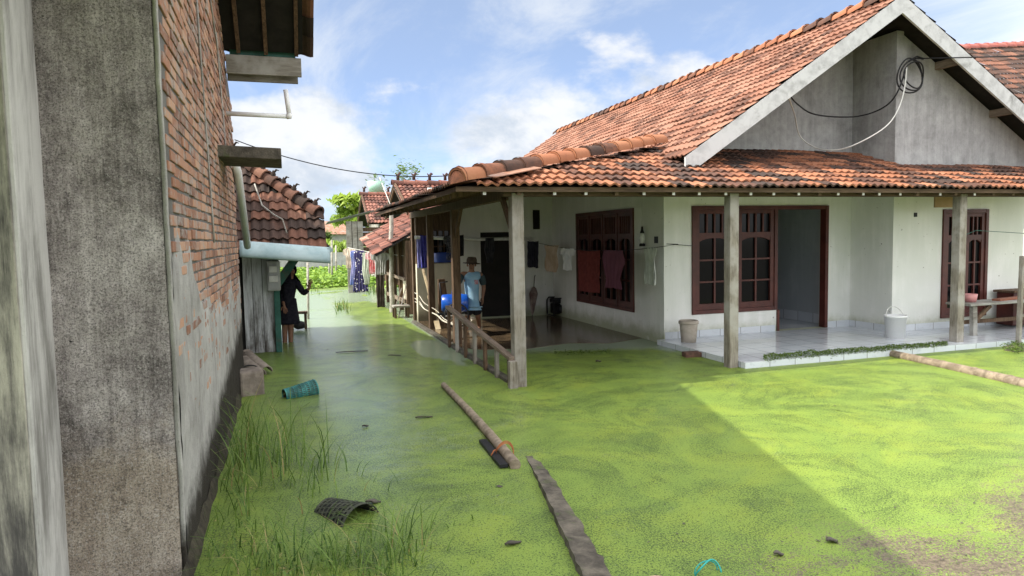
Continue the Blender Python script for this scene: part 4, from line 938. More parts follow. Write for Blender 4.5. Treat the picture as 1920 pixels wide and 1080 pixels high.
# ------------------------------------------------------------------ things on the front porch
bu = thing('bucket', 'clean white plastic bucket with raised handle on the tiled porch', 'bucket', (9.15, 8.35, .08))
c = V((9.02, 8.33, .081)); MB().lathe([(.0, .0), (.135, .0), (.155, .33), (.168, .33), (.168, .355), (.16, .36), (.152, .36), (.15, .30), (.13, .02), (0, .02)], c, 28).build('body', plain('white plastic', (.74, .75, .74), (.8, .8, .79), 3, .35, .02), bu)
MB().tube([c+V((-.17*math.cos(t), 0, .33+.12*math.sin(t)))+V((0, .06*math.sin(t), .04*math.sin(t))) for t in [k*math.pi/12 for k in range(13)]], .007, 6).build('handle', M['pvc'], bu)
pb = thing('bucket', 'dirty beige paint bucket with a broken rim against the white corner of the house', 'bucket', (5.98, 9.5, .08))
c = V((5.95, 9.35, .081)); bm_ = plain('dirty beige plastic', (.36, .31, .25), (.52, .46, .39), 4, .7, .2, dirt=(.2, .16, .12))
def fbk(prof): return MB().lathe(prof, c, 26)
fbk([(.0, .0), (.115, .0), (.142, .30), (.142, .34), (.128, .34), (.11, .02), (0, .02)]).build('body', bm_, pb); fbk([(.148, .285), (.156, .29), (.156, .325), (.146, .33)]).build('rim', bm_, pb)
be = thing('bench', 'rough weathered wooden bench on the right end of the porch', 'bench', (11.0, 8.2, .08))
bt0, bt1 = wy(1800, 573, 8.15), wy(1915, 556, 8.45); zt = (bt0.z+bt1.z)/2
for k in range(3):
    MB().beam((bt0.x-.02, 8.02+k*.15, zt), (bt1.x+.9, 8.02+k*.15, zt+.01), .14, .035).build('seat_plank', M['wood_gx'], be, bevel=.006)
for (x, y) in ((bt0.x+.14, 8.02), (bt0.x+.14, 8.34), (bt1.x+.55, 8.02), (bt1.x+.55, 8.34)):
    MB().beam((x, y, .08), (x-.02, y, zt-.02), .09, .07).build('leg', M['wood_gx'], be, bevel=.006)
MB().beam((bt0.x+.19, 8.02, .33), (bt0.x+.48, 8.02, zt-.03), .04, .06).build('brace', M['wood_b'], be); MB().beam((bt1.x+.5, 8.02, .33), (bt1.x+.15, 8.02, zt-.03), .04, .06).build('brace', M['wood_gx'], be); MB().beam((bt0.x-.03, 8.2, .27), (bt1.x+.6, 8.2, .27), .04, .06).build('stretcher', M['wood_b'], be)
c = wy(1820, 567, 8.2); c.z = zt+.02; MB().lathe([(0, 0), (.075, 0), (.095, .13), (.088, .13), (.068, .01), (0, .01)], c, 20).top('pot', plain('pink plastic', (.55, .22, .22), (.66, .32, .31), 4, .5), 'small pink plastic pot standing on the wooden bench', 'pot')
MB().beam((c.x+.45, 8.12, zt+.035), (c.x+1.3, 8.22, zt+.045), .13, .03).top('board', plain('red brown board', (.20, .07, .04), (.30, .12, .07), 7, .8), 'red brown board lying on the bench beside the pink pot', 'board')
bx = thing('crate', 'dark red wooden crate with a lid behind the bench at the right edge', 'crate', (12.0, 8.6, .08))
cx = wy(1893, 570, 8.62).x; MB().box(cx-.14, cx+.5, 8.45, 8.75, .10, .66).build('body', M['maroon'], bx, bevel=.01); MB().box(cx-.18, cx+.54, 8.41, 8.79, .661, .70).build('lid', M['wood_b'], bx, bevel=.008)
ld = thing('ladder', 'grey wooden ladder standing upright at the right edge of the porch', 'ladder', (10.6, 7.4, 0))
p = wy(1909, 640, 7.35); q = wy(1917, 480, 7.45)
MB().beam(p+V((0, 0, -.3)), q, .06, .05, (1, 0, 0)).build('rail', M['wood'], ld, bevel=.005); MB().beam(p+V((.42, 0, -.3)), q+V((.42, 0, 0)), .06, .05, (1, 0, 0)).build('rail', M['wood'], ld, bevel=.005)
for t in (.3, .55, .8): a = p.lerp(q, t); MB().beam(a, a+V((.42, 0, 0)), .03, .04).build('rung', M['wood'], ld)

# ------------------------------------------------------------------ side porch: washing, generator, tools
def garment(P, U, w, h, m, shape='cloth', seed=0, nrm=None, folds=5, amp=.03, nu=22, nv=26, th=.006):
    P, U = V(P), V(U).normalized(); Nn = V(nrm) if nrm else U.cross(V((0, 0, 1))).normalized(); rs = random.Random(seed); ph = rs.uniform(0, 6); mb = MB()
    def hw(v):
        if shape == 'shirt': return (.30+.20*smooth(0, .06, v)) if v < .30 else .5-.21*smooth(.30, .36, v)
        if shape == 'dress': return (.26+.10*smooth(0, .05, v)) if v < .18 else .36-.08*smooth(.18, .24, v)+.2*smooth(.3, 1, v)
        if shape == 'rag': return .5-.12*v+.08*math.sin(v*7+ph)
        return .5-.03*v
    def fn(u, v):
        x = (2*u-1)*hw(v)*w; f = math.sin(folds*u*6.28+ph+1.2*math.sin(v*3+ph))*amp*(.25+.75*v) + .02*noise.noise(V((u*4+seed, v*4, seed)))
        sag = .03*h*math.sin(math.pi*u)*(1-v) if shape == 'cloth' else 0
        bot = v*h*(1+.05*noise.noise(V((u*3, seed, 2)))*v)
        return P + U*x + Nn*f + V((0, 0, -bot-sag))
    mb.grid(fn, nu, nv); return mb
def hang(name, px, py, y, wd, ht, m, label, cat, shape='cloth', U=(1, 0, 0), group=None, seed=1, **k):
    return garment(wy(px, py, y), U, wd, ht, m, shape, seed, **k).top(name, m, label, cat, group, solid=.005)
# white pipe used as a rail, posts 11.1 .. 14
pa, pb = wy(778, 445, 14.0), wy(1000, 447, 13.9)
MB().tube([pa, pa.lerp(pb, .5)+V((0, 0, -.03)), pb], .036, 10).top('pipe', M['pvc'], 'long white plastic pipe hung as a clothes rail under the side porch roof', 'pipe')
PG = 'washing hung on the white pipe'
blue1 = cloth('pale violet cloth', (.28, .28, .55), (.38, .38, .65)); blue2 = cloth('blue cloth', (.05, .05, .30), (.09, .09, .42)); blk_ = cloth('black cloth', (.012, .012, .016), (.03, .03, .035))
hang('trousers', 791, 446, 14.0, .22, .62, blue1, 'pale violet trousers hung on the white pipe', 'trousers', 'cloth', group=PG, seed=2, folds=3)
hang('trousers', 797, 440, 13.92, .20, .68, blue2, 'deep blue trousers hung on the white pipe in front of the pale violet ones', 'trousers', 'cloth', group=PG, seed=3, folds=3)
hang('jacket', 843, 442, 13.9, .26, .50, cloth('black jacket', (.012, .012, .016), (.16, .16, .17), 26), 'black patterned jacket hung on the white pipe beside the middle post', 'jacket', 'shirt', group=PG, seed=4)
hang('trousers', 863, 440, 13.88, .14, .44, blk_, 'short black trousers hung on the white pipe just left of the man', 'trousers', 'cloth', group=PG, seed=5, folds=2)
hang('shawl', 918, 446, 13.85, .22, .52, cloth('charcoal cloth', (.02, .02, .024), (.045, .045, .05)), 'charcoal cloth hung on the white pipe in front of the dark door', 'cloth', 'rag', group=PG, seed=6)
# clothesline along the side wall
la, lb = V((5.0, 14.2, 1.72)), V((5.55, 9.0, 1.62))
def lp(t): return la.lerp(lb, t)+V((0, 0, -.16*4*t*(1-t)))
lc = V((6.0, 9.3, 1.60)); MB().tube([lp(t/16) for t in range(17)]+[V((5.68, 9.55, 1.62)), wy(1300, 461, 9.72)], .005, 5).top('clothesline', M['black'], 'thin dark clothesline strung along the white side wall to the window', 'line')
def lineat(px):        # where that column of the picture crosses the line
    best = min(range(401), key=lambda k: abs(_px(lp(k/400)).x-px)); return lp(best/400)
def _px(P):
    d = V(P)-CAM; z = d.dot(_f); return V((960+FPX*d.dot(cr)/z, 540-FPX*d.dot(cu)/z, 0))
UL = (lb-la); UL = V((UL.x, UL.y, 0)).normalized(); LG = 'washing on the clothesline by the side wall'
def online(name, px, wpx, hpx, m, label, cat, shape='cloth', seed=1, **k):
    P = lineat(px); a, b = lineat(px-wpx/2), lineat(px+wpx/2); wd = (b-a).length; z = (P-CAM).dot(_f); ht = hpx*z/FPX
    garment(P+V((0, 0, .01)), UL, wd, ht, m, shape, seed, **k).top(name, m, label, cat, LG, solid=.004)
online('cloth', 999, 22, 50, cloth('navy cloth', (.012, .012, .02), (.03, .03, .045)), 'small black cloth hung first on the clothesline beside the corner post', 'cloth', seed=11, amp=.012)
online('cloth', 1034, 26, 50, cloth('beige cloth', (.36, .27, .19), (.46, .36, .27), 5), 'beige cloth with brown edge hung on the clothesline next to the white shirt', 'cloth', 'rag', seed=12, amp=.012)
online('shirt', 1064, 28, 42, cloth('white cloth', (.62, .64, .66), (.7, .7, .7)), 'white shirt hung on the clothesline left of the barred window', 'shirt', 'shirt', seed=13, amp=.015)
online('sarong', 1104, 42, 80, cloth('dark red cloth', (.13, .028, .026), (.18, .042, .036), 14), 'dark red sarong hung before the barred side window', 'sarong', seed=14, amp=.012, folds=2)
online('shawl', 1149, 38, 72, cloth('pink striped cloth', (.16, .06, .09), (.36, .20, .25), 14, (0, 0, 1), 'stripe'), 'purple and pink striped shawl hung before the barred side window', 'shawl', 'rag', seed=15, amp=.02)
online('rag', 1219, 22, 70, cloth('dirty white rag', (.40, .42, .38), (.52, .54, .50), 8), 'crumpled dirty white rag hung at the white house corner', 'rag', 'rag', seed=16, amp=.025)
# oil lantern and wall stain by the corner
ln_ = thing('lantern', 'old glass wall lantern fixed beside the barred window', 'lantern', (5.7, 10.35, 1.6)); c = V((5.69, 10.35, 1.58))
MB().lathe([(0, 0), (.05, 0), (.05, .03), (.035, .05), (0, .05)], c, 14).build('base', M['black'], ln_); MB().lathe([(.035, .05), (.055, .10), (.05, .17), (.03, .22)], c, 14).build('globe', M['pvc'], ln_); MB().lathe([(.04, .22), (.02, .27), (.015, .33), (0, .33)], c, 12).build('cap', M['black'], ln_)
MB().tube([c+V((0, 0, .33)), c+V((.02, .03, .7)), c+V((.0, -.05, .95))], .004, 5).build('cord', M['whitecord'], ln_)
# generator
ge = thing('generator', 'black open frame generator on the wet floor by the side wall', 'generator', (5.2, 13, 0)); g0 = wz(1047, 592, 0); gx, gy = g0.x, g0.y
fr_ = MB()
for dy in (-.2, .2):
    pts = [V((gx-.19, gy+dy, .02)), V((gx-.19, gy+dy, .36)), V((gx-.15, gy+dy, .41)), V((gx+.15, gy+dy, .41)), V((gx+.19, gy+dy, .36)), V((gx+.19, gy+dy, .02))]; fr_.tube(pts, .016, 8)
for (a, b) in ((-.19, .03), (.19, .03), (-.15, .41), (.15, .41)): fr_.tube([(gx+a, gy-.2, b), (gx+a, gy+.2, b)], .014, 8)
fr_.build('frame', M['black'], ge); MB().box(gx-.15, gx+.15, gy-.17, gy+.17, .29, .39).build('tank', M['black'], ge, bevel=.03); MB().box(gx-.14, gx+.02, gy-.15, gy+.15, .06, .28).build('engine', M['under'], ge, bevel=.02)
MB().lathe([(0, 0), (.10, 0), (.10, .05), (.07, .07), (0, .07)], (gx+.02, gy-.16, .17), 18, (0, -1, 0)).build('recoil_cover', M['black'], ge)
um = thing('umbrella', 'folded brown umbrella leaning in the corner of the side porch', 'umbrella', (4.9, 14.3, 0)); u0, u1 = wy(998, 592, 14.2), wy(1002, 520, 14.45)
MB().lathe([(.0, 0), (.035, .08), (.10, .5), (.06, .62), (.02, .66)], u0, 10, (u1-u0)).build('canopy', plain('brown umbrella cloth', (.10, .06, .05), (.28, .22, .2), 7, .8), um); MB().tube([u0-(u1-u0)*.08, u1, u1+V((.02, 0, .05))], .01, 6).build('shaft', M['black'], um)
sk = wz(906, 597, .03); MB().ball(sk+V((.05, .9, .22)), .20, .15, .27, 16, .35).top('sack', plain('dirty white sack', (.42, .41, .38), (.56, .55, .52), 8, .8, .5, 30), 'dirty white filled sack on the floor behind the man, left of the dark door', 'sack')
MB().ball(wz(985, 590, .03)+V((-.05, .5, .17)), .16, .14, .2, 14, .3).top('sack', plain('grey sack', (.36, .37, .38), (.48, .48, .5), 8, .8, .4, 30), 'small grey sack in the corner just right of the dark door', 'sack')
bkt = thing('crate', 'dark slatted plastic crate on the sack by the dark door', 'crate', sk); cc = sk+V((.05, .9, .52))
cb = MB()
for k in range(5): cb.box(cc.x-.2, cc.x+.2, cc.y-.13, cc.y+.13, cc.z+k*.06, cc.z+k*.06+.045)
cb.build('body', M['black'], bkt); MB().box(cc.x-.205, cc.x+.205, cc.y-.135, cc.y+.135, cc.z+.30, cc.z+.33).build('rim', M['under'], bkt)
# oar, plank and ropes by the middle post
p, q = wz(822, 618, .02), wy(793, 505, 14.1); MB().beam(p, p.lerp(q, .55), .10, .025, (0, 1, 0)).beam(p.lerp(q, .55), q, .045, .03, (0, 1, 0)).top('oar', plain('pale yellow wood', (.42, .33, .20), (.55, .45, .30), 6, .7, .3, 40), 'pale wooden oar leaning against the middle post of the side porch', 'oar')
p = wz(835, 612, .02); MB().prism([p+V((-.13, .0, 0)), p+V((.13, 0, 0)), p+V((.04, .1, .95)), p+V((-.10, .1, .95))], (0, .05, 0)).top('plank', M['wood_b'], 'dark broad plank standing behind the middle post of the side porch', 'plank', bevel=.008)
ps = wz(770, 560, .0); rpm = plain('pale rope', (.50, .46, .38), (.62, .58, .5), 20)
for k, (d0, s_) in enumerate(((.0, .03), (-.12, .07), (-.2, .02))):
    a, b = V((2.62, 15.0, .62+d0)), V((2.66, 11.2, .30)); MB().tube([a.lerp(b, t/14)+V((.03*math.sin(t), 0, -s_*4*(t/14)*(1-t/14))) for t in range(15)], .007, 6).top('rope', rpm, ['pale rope strung along the side porch posts, highest of three', 'pale rope strung along the side porch posts, sagging lowest', 'pale rope strung along the side porch posts, middle one, nearly straight'][k], 'rope', 'ropes between the porch posts')
# tangled rope coil at the drum
mb = MB(); c = wz(862, 613, .05)
for k in range(4): mb.tube([c+V((.22*math.cos(t)+.03*k, .10*math.sin(t), .05+.03*k+.05*math.sin(t+k))) for t in [j*math.pi/10 for j in range(21)]], .011, 6)
mb.top('rope_coil', rpm, 'coil of pale rope on the floor under the blue drum', 'rope')
# blue drum held by the man, cart behind
dr = thing('drum', 'bright blue plastic drum lying on its side on a hand cart, held by the man', 'drum', wz(853, 600, .05)); dc = wy(853, 568, 12.1); ax = V((1, -.25, 0)).normalized(); hl = .24
dbl = plain('bright blue plastic', (.01, .07, .42), (.015, .11, .55), 3, .3, .02, spec=.5)
MB().lathe([(0, 0), (.13, 0), (.155, .02), (.16, .10), (.165, .12), (.16, .14), (.16, 2*hl-.14), (.165, 2*hl-.12), (.16, 2*hl-.1), (.155, 2*hl-.02), (.13, 2*hl), (0, 2*hl)], dc-ax*hl, 26, ax).build('body', dbl, dr)
MB().lathe([(.03, 0), (.03, .03), (0, .03)], dc-ax*(hl+.02)+V((0, 0, .08)), 12, ax).build('bung', M['black'], dr)
MB().tube([dc+V((-.05, 0, .16)), dc+V((-.05, 0, .21)), dc+V((.06, 0, .21)), dc+V((.06, 0, .16))], .012, 6).build('handle', dbl, dr)
ct = thing('hand_cart', 'dark hand cart with one thin wheel under the blue drum', 'cart', wz(850, 610, .0)); wc = dc+V((-.02, -.18, -.21))
MB().lathe([(.20, -.015), (.22, -.015), (.225, 0), (.22, .015), (.20, .015), (.20, -.015)], wc, 28, (.25, 1, 0)).build('wheel', M['black'], ct); 
for k in range(6): a = k*math.pi/6; MB().tube([wc+V((.2*math.cos(a), 0, .2*math.sin(a))), wc-V((.2*math.cos(a), 0, .2*math.sin(a)))], .004, 5).build('spoke', M['pvc'], ct)
MB().beam(dc+V((-.3, .1, -.20)), dc+V((.4, .15, -.20)), .05, .04).build('frame', M['black'], ct); MB().tube([dc+V((-.15, .3, -.2)), dc+V((-.2, .34, .35)), dc+V((-.05, .34, .37))], .014, 6).build('handle', M['black'], ct)
mb = MB(); c = wy(836, 475, 14.2); mb.lathe([(.28, -.18), (.32, .0), (.3, .02), (.28, 0), (.24, -.17), (.0, -.2)], c, 20, arc=(0, 6.283)); mb.top('basin', plain('dark blue plastic', (.01, .03, .16), (.02, .05, .22), 4, .4), 'dark blue basin hanging under the white pipe by the wooden window', 'basin')

# ------------------------------------------------------------------ washing at the shed
WG = 'washing hung from the shed eave'
ev_ = lambda t: ez0.lerp(ez1, t)+V((-.05, 0, .0))
MB().tube([wy(652, 464, 20.0), wy(690, 472, 18.8), wy(760, 480, 17.2)], .006, 5).top('clothesline', M['whitecord'], 'washing line under the eave of the timber shed', 'line')
for (px, py, y, wd, ht, m, nm, lab, cat, sh, sd) in (
    (655, 466, 19.8, .36, .55, cloth('peach cloth', (.52, .42, .33), (.62, .52, .42)), 'shirt', 'peach shirt at the far end of the washing under the shed eave', 'shirt', 'shirt', 21),
    (664, 470, 19.5, .30, .95, cloth('blue lilac cloth', (.10, .16, .40), (.36, .34, .58), 4), 'dress', 'blue and lilac dress hung between the peach shirt and the flowered dress', 'dress', 'dress', 22),
    (674, 470, 19.0, .44, 1.12, cloth('flowered navy cloth', (.62, .58, .62), (.045, .04, .11), 13, (1, 1, 1), 'flower'), 'dress', 'long navy dress with white flowers hung over the green water', 'dress', 'dress', 23),
    (686, 474, 18.7, .22, .85, cloth('sage cloth', (.42, .46, .38), (.52, .55, .46)), 'cloth', 'pale sage cloth hung right of the flowered dress', 'cloth', 'rag', 24),
    (700, 472, 18.2, .42, .58, cloth('pink cloth', (.58, .08, .09), (.74, .52, .52), 7), 'shirt', 'pink and white shirt hung left of the grey shirt', 'shirt', 'shirt', 25),
    (713, 474, 17.8, .50, .56, cloth('grey cloth', (.26, .25, .24), (.34, .33, .31)), 'shirt', 'plain grey shirt hung nearest the bamboo pole', 'shirt', 'shirt', 26)):
    hang(nm, px, py, y, wd, ht, m, lab, cat, sh, (1, -.35, 0), WG, sd, amp=.02)
hang('cloth', 712, 505, 18.4, .22, 1.0, cloth('brown cloth', (.05, .035, .03), (.09, .07, .06)), 'dark brown cloth hung low under the shed beside the grey shirt', 'cloth', 'cloth', (1, -.3, 0), seed=27)
for (px, col, sd, lab) in ((641, (.02, .16, .13), 31, 'dark green garment on the far fence line'), (648, (.05, .04, .05), 32, 'black garment on the far fence line')): 
    hang('shirt', px, 508, 36, .6, 1.0, cloth('far cloth', col), lab, 'shirt', 'cloth', seed=sd, group='washing far down the lane')
for (px, y0_, py) in ((617, 34, 505), (630, 36, 500), (622, 32, 490)):
    b = wy(px, 522, y0_); t_ = wy(px, py-40, y0_); MB().tube([V((b.x, b.y, -.4)), t_], .045, 7).top('fence_post', M['bamboo_grey'], {617: 'bare grey pole standing in the far greenery, left of three', 630: 'bare grey pole by the far washing, right of three', 622: 'bare grey pole in the far greenery, tallest and middle of three'}[px], 'post', 'poles in the far greenery')
p = wz(577, 598); MB().tube([p+V((0, 0, -.4)), wy(577, 492, p.y)], .028, 8).top('bamboo_pole', M['bamboo_grey'], 'thin grey stake standing in the water right of the woman in black', 'pole')

# ------------------------------------------------------------------ cables
a, b = wx(440, 262, BX), V((CX+.02, EY+.1, EZ+.16)); b = wy(850, 329, 9.2)
MB().tube([a.lerp(b, t/18)+V((0, 0, -.30*4*(t/18)*(1-t/18)*.55)) for t in range(19)], .007, 6).top('power_cable', M['black'], 'thin sagging cable crossing the lane from the brick wall to the porch roof', 'cable')
co = thing('cable_coil', 'coil of black cable hung on the corner of the grey gable', 'cable', (9.6, 8.8, 4.2)); cc = wy(1708, 142, 8.72)
for k in range(3):
    R_ = .26-.03*k; o_ = V((.03*k-.02, -.02*k, .02*k)); MB().tube([cc+o_+V((R_*math.cos(t), .03*math.sin(t*2+k), R_*1.05*math.sin(t)-.02*k)) for t in [j*math.pi/14 for j in range(29)]], .012, 6).build('loop', M['black'], co)
MB().tube([cc+V((-.06, 0, .22)), cc+V((.08, -.03, .30)), cc+V((.25, 0, .28))], .016, 6).build('knot', M['black'], co)
pts = [wy(1476, 172, 8.5), wy(1495, 195, 8.9), wy(1530, 215, 9.4), wy(1600, 219, 9.4), wy(1650, 205, 9.0), wy(1680, 178, 8.75), wy(1700, 125, 8.72)]
def cr_(pts, n=6):
    out = []
    for i in range(len(pts)-1):
        p0, p1, p2, p3 = pts[max(i-1, 0)], pts[i], pts[i+1], pts[min(i+2, len(pts)-1)]
        for k in range(n):
            t = k/n; out.append(.5*((2*p1)+(p2-p0)*t+(2*p0-5*p1+4*p2-p3)*t*t+(3*p1-p0-3*p2+p3)*t**3))
    return out+[pts[-1]]
MB().tube(cr_(pts), .012, 6).top('black_cable', M['black'], 'black cable drooping across the grey gable to the coil', 'cable')
pts = [wy(1700, 125, 8.70), wy(1696, 165, 8.66), wy(1684, 205, 8.6), wy(1660, 238, 8.55), wy(1610, 268, 8.6), wy(1570, 281, 8.9), wy(1530, 277, 9.3), wy(1500, 255, 9.5), wy(1490, 215, 9.2), wy(1478, 180, 8.6)]
MB().tube(cr_(pts), .010, 6).top('white_cable', M['whitecord'], 'white cable hanging from the gable corner down onto the porch roof', 'cable')
MB().tube([wy(1712, 110, 8.72), wy(1800, 108, 8.3), wy(1960, 104, 7.5)], .010, 6).top('power_cable', M['black'], 'black power cable leaving the gable coil toward the right edge', 'cable')
MB().tube([V((9.5, 7.62, 1.66)), wy(1830, 432, 7.9), wy(1960, 440, 8.2)], .005, 5).top('clothesline', M['green'], 'thin green line tied to the right porch post', 'line')

# ------------------------------------------------------------------ people
def skin_mesh(name, nodes, edges, m, parent, root=0, sub=2):
    keys = list(nodes); idx = {k: i for i, k in enumerate(keys)}; off = wloc(parent)
    me = bpy.data.meshes.new(name); me.from_pydata([tuple(V(nodes[k][0])-off) for k in keys], [(idx[a], idx[b]) for a, b in edges], [])
    o = bpy.data.objects.new(name, me); C.objects.link(o); o.parent = parent; me.materials.append(m)
    md = o.modifiers.new('skin', 'SKIN'); md.use_smooth_shade = True
    if not me.skin_vertices: me.skin_vertices.new()
    for k in keys:
        r = nodes[k][1]; r = r if isinstance(r, tuple) else (r, r); s = me.skin_vertices[0].data[idx[k]]; s.radius = r; s.use_root = (k == keys[root])
    sb = o.modifiers.new('sub', 'SUBSURF'); sb.levels = sb.render_levels = sub
    return o
def hand(nodes, edges, wrist, tip, side, pre):
    wrist, tip, side = V(wrist), V(tip), V(side).normalized(); d = (tip-wrist).normalized(); palm = wrist+d*.055; nn = d.cross(side)
    nodes[pre+'palm'] = (palm, (.030, .016)); edges.append((pre+'w', pre+'palm'))
    for k, (s_, l) in enumerate(((-.030, .065), (-.010, .078), (.010, .074), (.030, .056))):
        a = palm+d*.035+side*s_; b = a+d*l*.5+nn*.004; c = a+d*l+nn*.014
        for q, P_, r in (('a', a, .0095), ('b', b, .0088), ('c', c, .007)): nodes[f'{pre}f{k}{q}'] = (P_, r)
        edges += [(pre+'palm', f'{pre}f{k}a'), (f'{pre}f{k}a', f'{pre}f{k}b'), (f'{pre}f{k}b', f'{pre}f{k}c')]
    a = palm-d*.02+side*(-.035); b = a+d*.03-side*.022; c = b+d*.028-side*.006
    for q, P_, r in (('a', a, .012), ('b', b, .0105), ('c', c, .008)): nodes[f'{pre}t{q}'] = (P_, r)
    edges += [(pre+'palm', pre+'ta'), (pre+'ta', pre+'tb'), (pre+'tb', pre+'tc')]
def face_bits(parent, hc, F, R_=.085):
    F = V(F).normalized(); sd = F.cross(V((0, 0, 1))).normalized(); dk = M['black']
    for s_ in (-1, 1):
        MB().ball(hc+F*R_*.90+sd*s_*.032+V((0, 0, .012)), .011, n=8).build('eye', dk, parent); MB().ball(hc+sd*s_*R_*.88+V((0, 0, 0)), .016, .022, .03, 8).build('ear', skin_m, parent)
    MB().ball(hc+F*R_*.95+V((0, 0, -.052)), .022, .010, .006, 8).build('mouth', M['maroon'], parent)

# woman standing shin deep by the plank house
YW = 12.75
S = lambda px, py, dy=0: wy(px, py, YW+dy)
wom = thing('person', 'woman in black dress and dark headscarf standing in the water, one hand raised', 'person', wz(540, 640))
nd, ed = {}, []
hipc = S(540, 575); nk = S(545, 517); hc = S(545, 508); Fw = V((.62, -.78, 0))
sh_l, sh_r = S(533, 528, .05), S(556, 530, -.02)
nd['pelvis'] = (hipc, (.12, .09)); nd['waist'] = (S(540, 556), (.105, .08)); nd['chest'] = (S(543, 537), (.125, .085)); nd['neck0'] = (S(545, 524), (.05, .05)); nd['neck'] = (nk, .042)
nd['jaw'] = (hc+Fw*.02+V((0, 0, -.045)), .058); nd['head'] = (hc+V((0, 0, .005)), (.075, .085)); nd['crown'] = (hc+V((0, 0, .055)), .058); nd['nose'] = (hc+Fw*.088+V((0, 0, -.012)), .012)
ed += [('pelvis', 'waist'), ('waist', 'chest'), ('chest', 'neck0'), ('neck0', 'neck'), ('neck', 'jaw'), ('jaw', 'head'), ('head', 'crown'), ('head', 'nose')]
for pre, hx, fx in (('L', 534, 534), ('R', 546, 545)):
    nd[pre+'hip'] = (S(hx, 583), .085); nd[pre+'knee'] = (S(fx, 611), .056); nd[pre+'calf'] = (S(fx, 622), .052); f = S(fx, 648); nd[pre+'ank'] = (V((f.x, f.y, -.15)), .036); nd[pre+'toe'] = (V((f.x+.04, f.y-.13, -.18)), .032)
    ed += [('pelvis', pre+'hip'), (pre+'hip', pre+'knee'), (pre+'knee', pre+'calf'), (pre+'calf', pre+'ank'), (pre+'ank', pre+'toe')]
nd['Rs'] = (sh_r, .05); nd['Re'] = (S(570, 551, -.12), .038); nd['Rw'] = (S(580, 540, -.18), .026); ed += [('chest', 'Rs'), ('Rs', 'Re'), ('Re', 'Rw')]
nd['Ls'] = (sh_l, .05); nd['Le'] = (S(529, 553, .0), .038); nd['Lw'] = (S(532, 571, -.12), .026); ed += [('chest', 'Ls'), ('Ls', 'Le'), ('Le', 'Lw')]
hand(nd, ed, nd['Rw'][0], S(583, 520, -.20), (1, -.3, 0), 'R'); hand(nd, ed, nd['Lw'][0], S(535, 582, -.14), (1, 0, .2), 'L')
skin_mesh('body', nd, ed, skin_m, wom); face_bits(wom, hc, Fw, .08)
dress = cloth('black dress', (.010, .010, .016), (.022, .022, .03), 20)
cn, ce = {}, []
for k, e_ in (('pelvis', .04), ('waist', .035), ('chest', .03), ('neck0', .02)): cn[k] = (nd[k][0], (nd[k][1][0]+e_, nd[k][1][1]+e_))
for k in ('Rs', 'Ls'): cn[k] = (nd[k][0], .068)
cn['Re'] = (nd['Re'][0], .056); cn['Le'] = (nd['Le'][0], .056); cn['Rc'] = (nd['Re'][0].lerp(nd['Rw'][0], .8), .044); cn['Lc'] = (nd['Le'][0].lerp(nd['Lw'][0], .8), .044)
ce = [('pelvis', 'waist'), ('waist', 'chest'), ('chest', 'neck0'), ('chest', 'Rs'), ('Rs', 'Re'), ('Re', 'Rc'), ('chest', 'Ls'), ('Ls', 'Le'), ('Le', 'Lc')]
skin_mesh('tunic', cn, ce, dress, wom)
sk0, sk1 = S(540, 560), S(541, 607)
mb = MB()
def fsk(u, v):
    t = u*6.283; r = (.135+.055*v)*(1+.06*math.sin(t*7)*v); c = sk0.lerp(sk1, v); return c+V((math.cos(t)*r, math.sin(t)*r*.8, 0))
mb.grid(fsk, 28, 8, closeu=True); mb.build('skirt', dress, wom, solid=.008)
mb = MB()
def fsc(u, v):      # headscarf: open at the face, draped onto the shoulders
    t = (u-.5)*2*(math.pi*.80); base = math.atan2(-Fw.y, -Fw.x); a = base+t
    if v < .55:
        p = math.pi*(.02+.75*v/.55); r = .102; z = .02+.112*math.cos(p); rr = r*math.sin(p)
    else:
        q = (v-.55)/.45; z = .02+.112*math.cos(math.pi*.77)-.15*q; rr = .068+.10*q
    return hc+V((math.cos(a)*rr, math.sin(a)*rr, z))
mb.grid(fsc, 26, 18); mb.build('headscarf', dress, wom, solid=.012)
# dark tub standing beside her
c = wz(562, 622); tb = thing('stool', 'dark low stool half under water behind the woman in black', 'stool', c)
MB().obox(V((c.x, c.y+.5, .33)), (.17, 0, 0), (0, .12, 0), (0, 0, .02)).build('seat', M['wood_b'], tb)
for sx in (-.13, .13): MB().obox(V((c.x+sx, c.y+.5, 0)), (.025, 0, 0), (0, .09, 0), (0, 0, .31)).build('leg', M['wood_b'], tb)
MB().ball(V((c.x, c.y+.3, .10)), .12, .1, .09, 12, .2).top('tub', M['black'], 'small black tub floating by the woman in black', 'tub')

# man with hat on the side porch
YM = 12.25
S = lambda px, py, dy=0: wy(px, py, YM+dy)
man = thing('person', 'man in pale blue vest, dark shorts and brown hat, holding the blue drum', 'person', wz(893, 612, .03))
nd, ed = {}, []; Fm = V((-.35, -.93, 0)).normalized(); hc = S(884, 497); 
nd['pelvis'] = (S(886, 565), (.14, .10)); nd['waist'] = (S(885, 548), (.13, .10)); nd['chest'] = (S(884, 524), (.155, .105)); nd['neck0'] = (S(884, 510), (.055, .055)); nd['neck'] = (S(884, 506), .048)
nd['jaw'] = (hc+Fm*.02+V((0, 0, -.05)), .058); nd['head'] = (hc, (.075, .09)); nd['crown'] = (hc+V((0, 0, .06)), .06); nd['nose'] = (hc+Fm*.10+V((0, 0, -.015)), .014)
ed += [('pelvis', 'waist'), ('waist', 'chest'), ('chest', 'neck0'), ('neck0', 'neck'), ('neck', 'jaw'), ('jaw', 'head'), ('head', 'crown'), ('head', 'nose')]
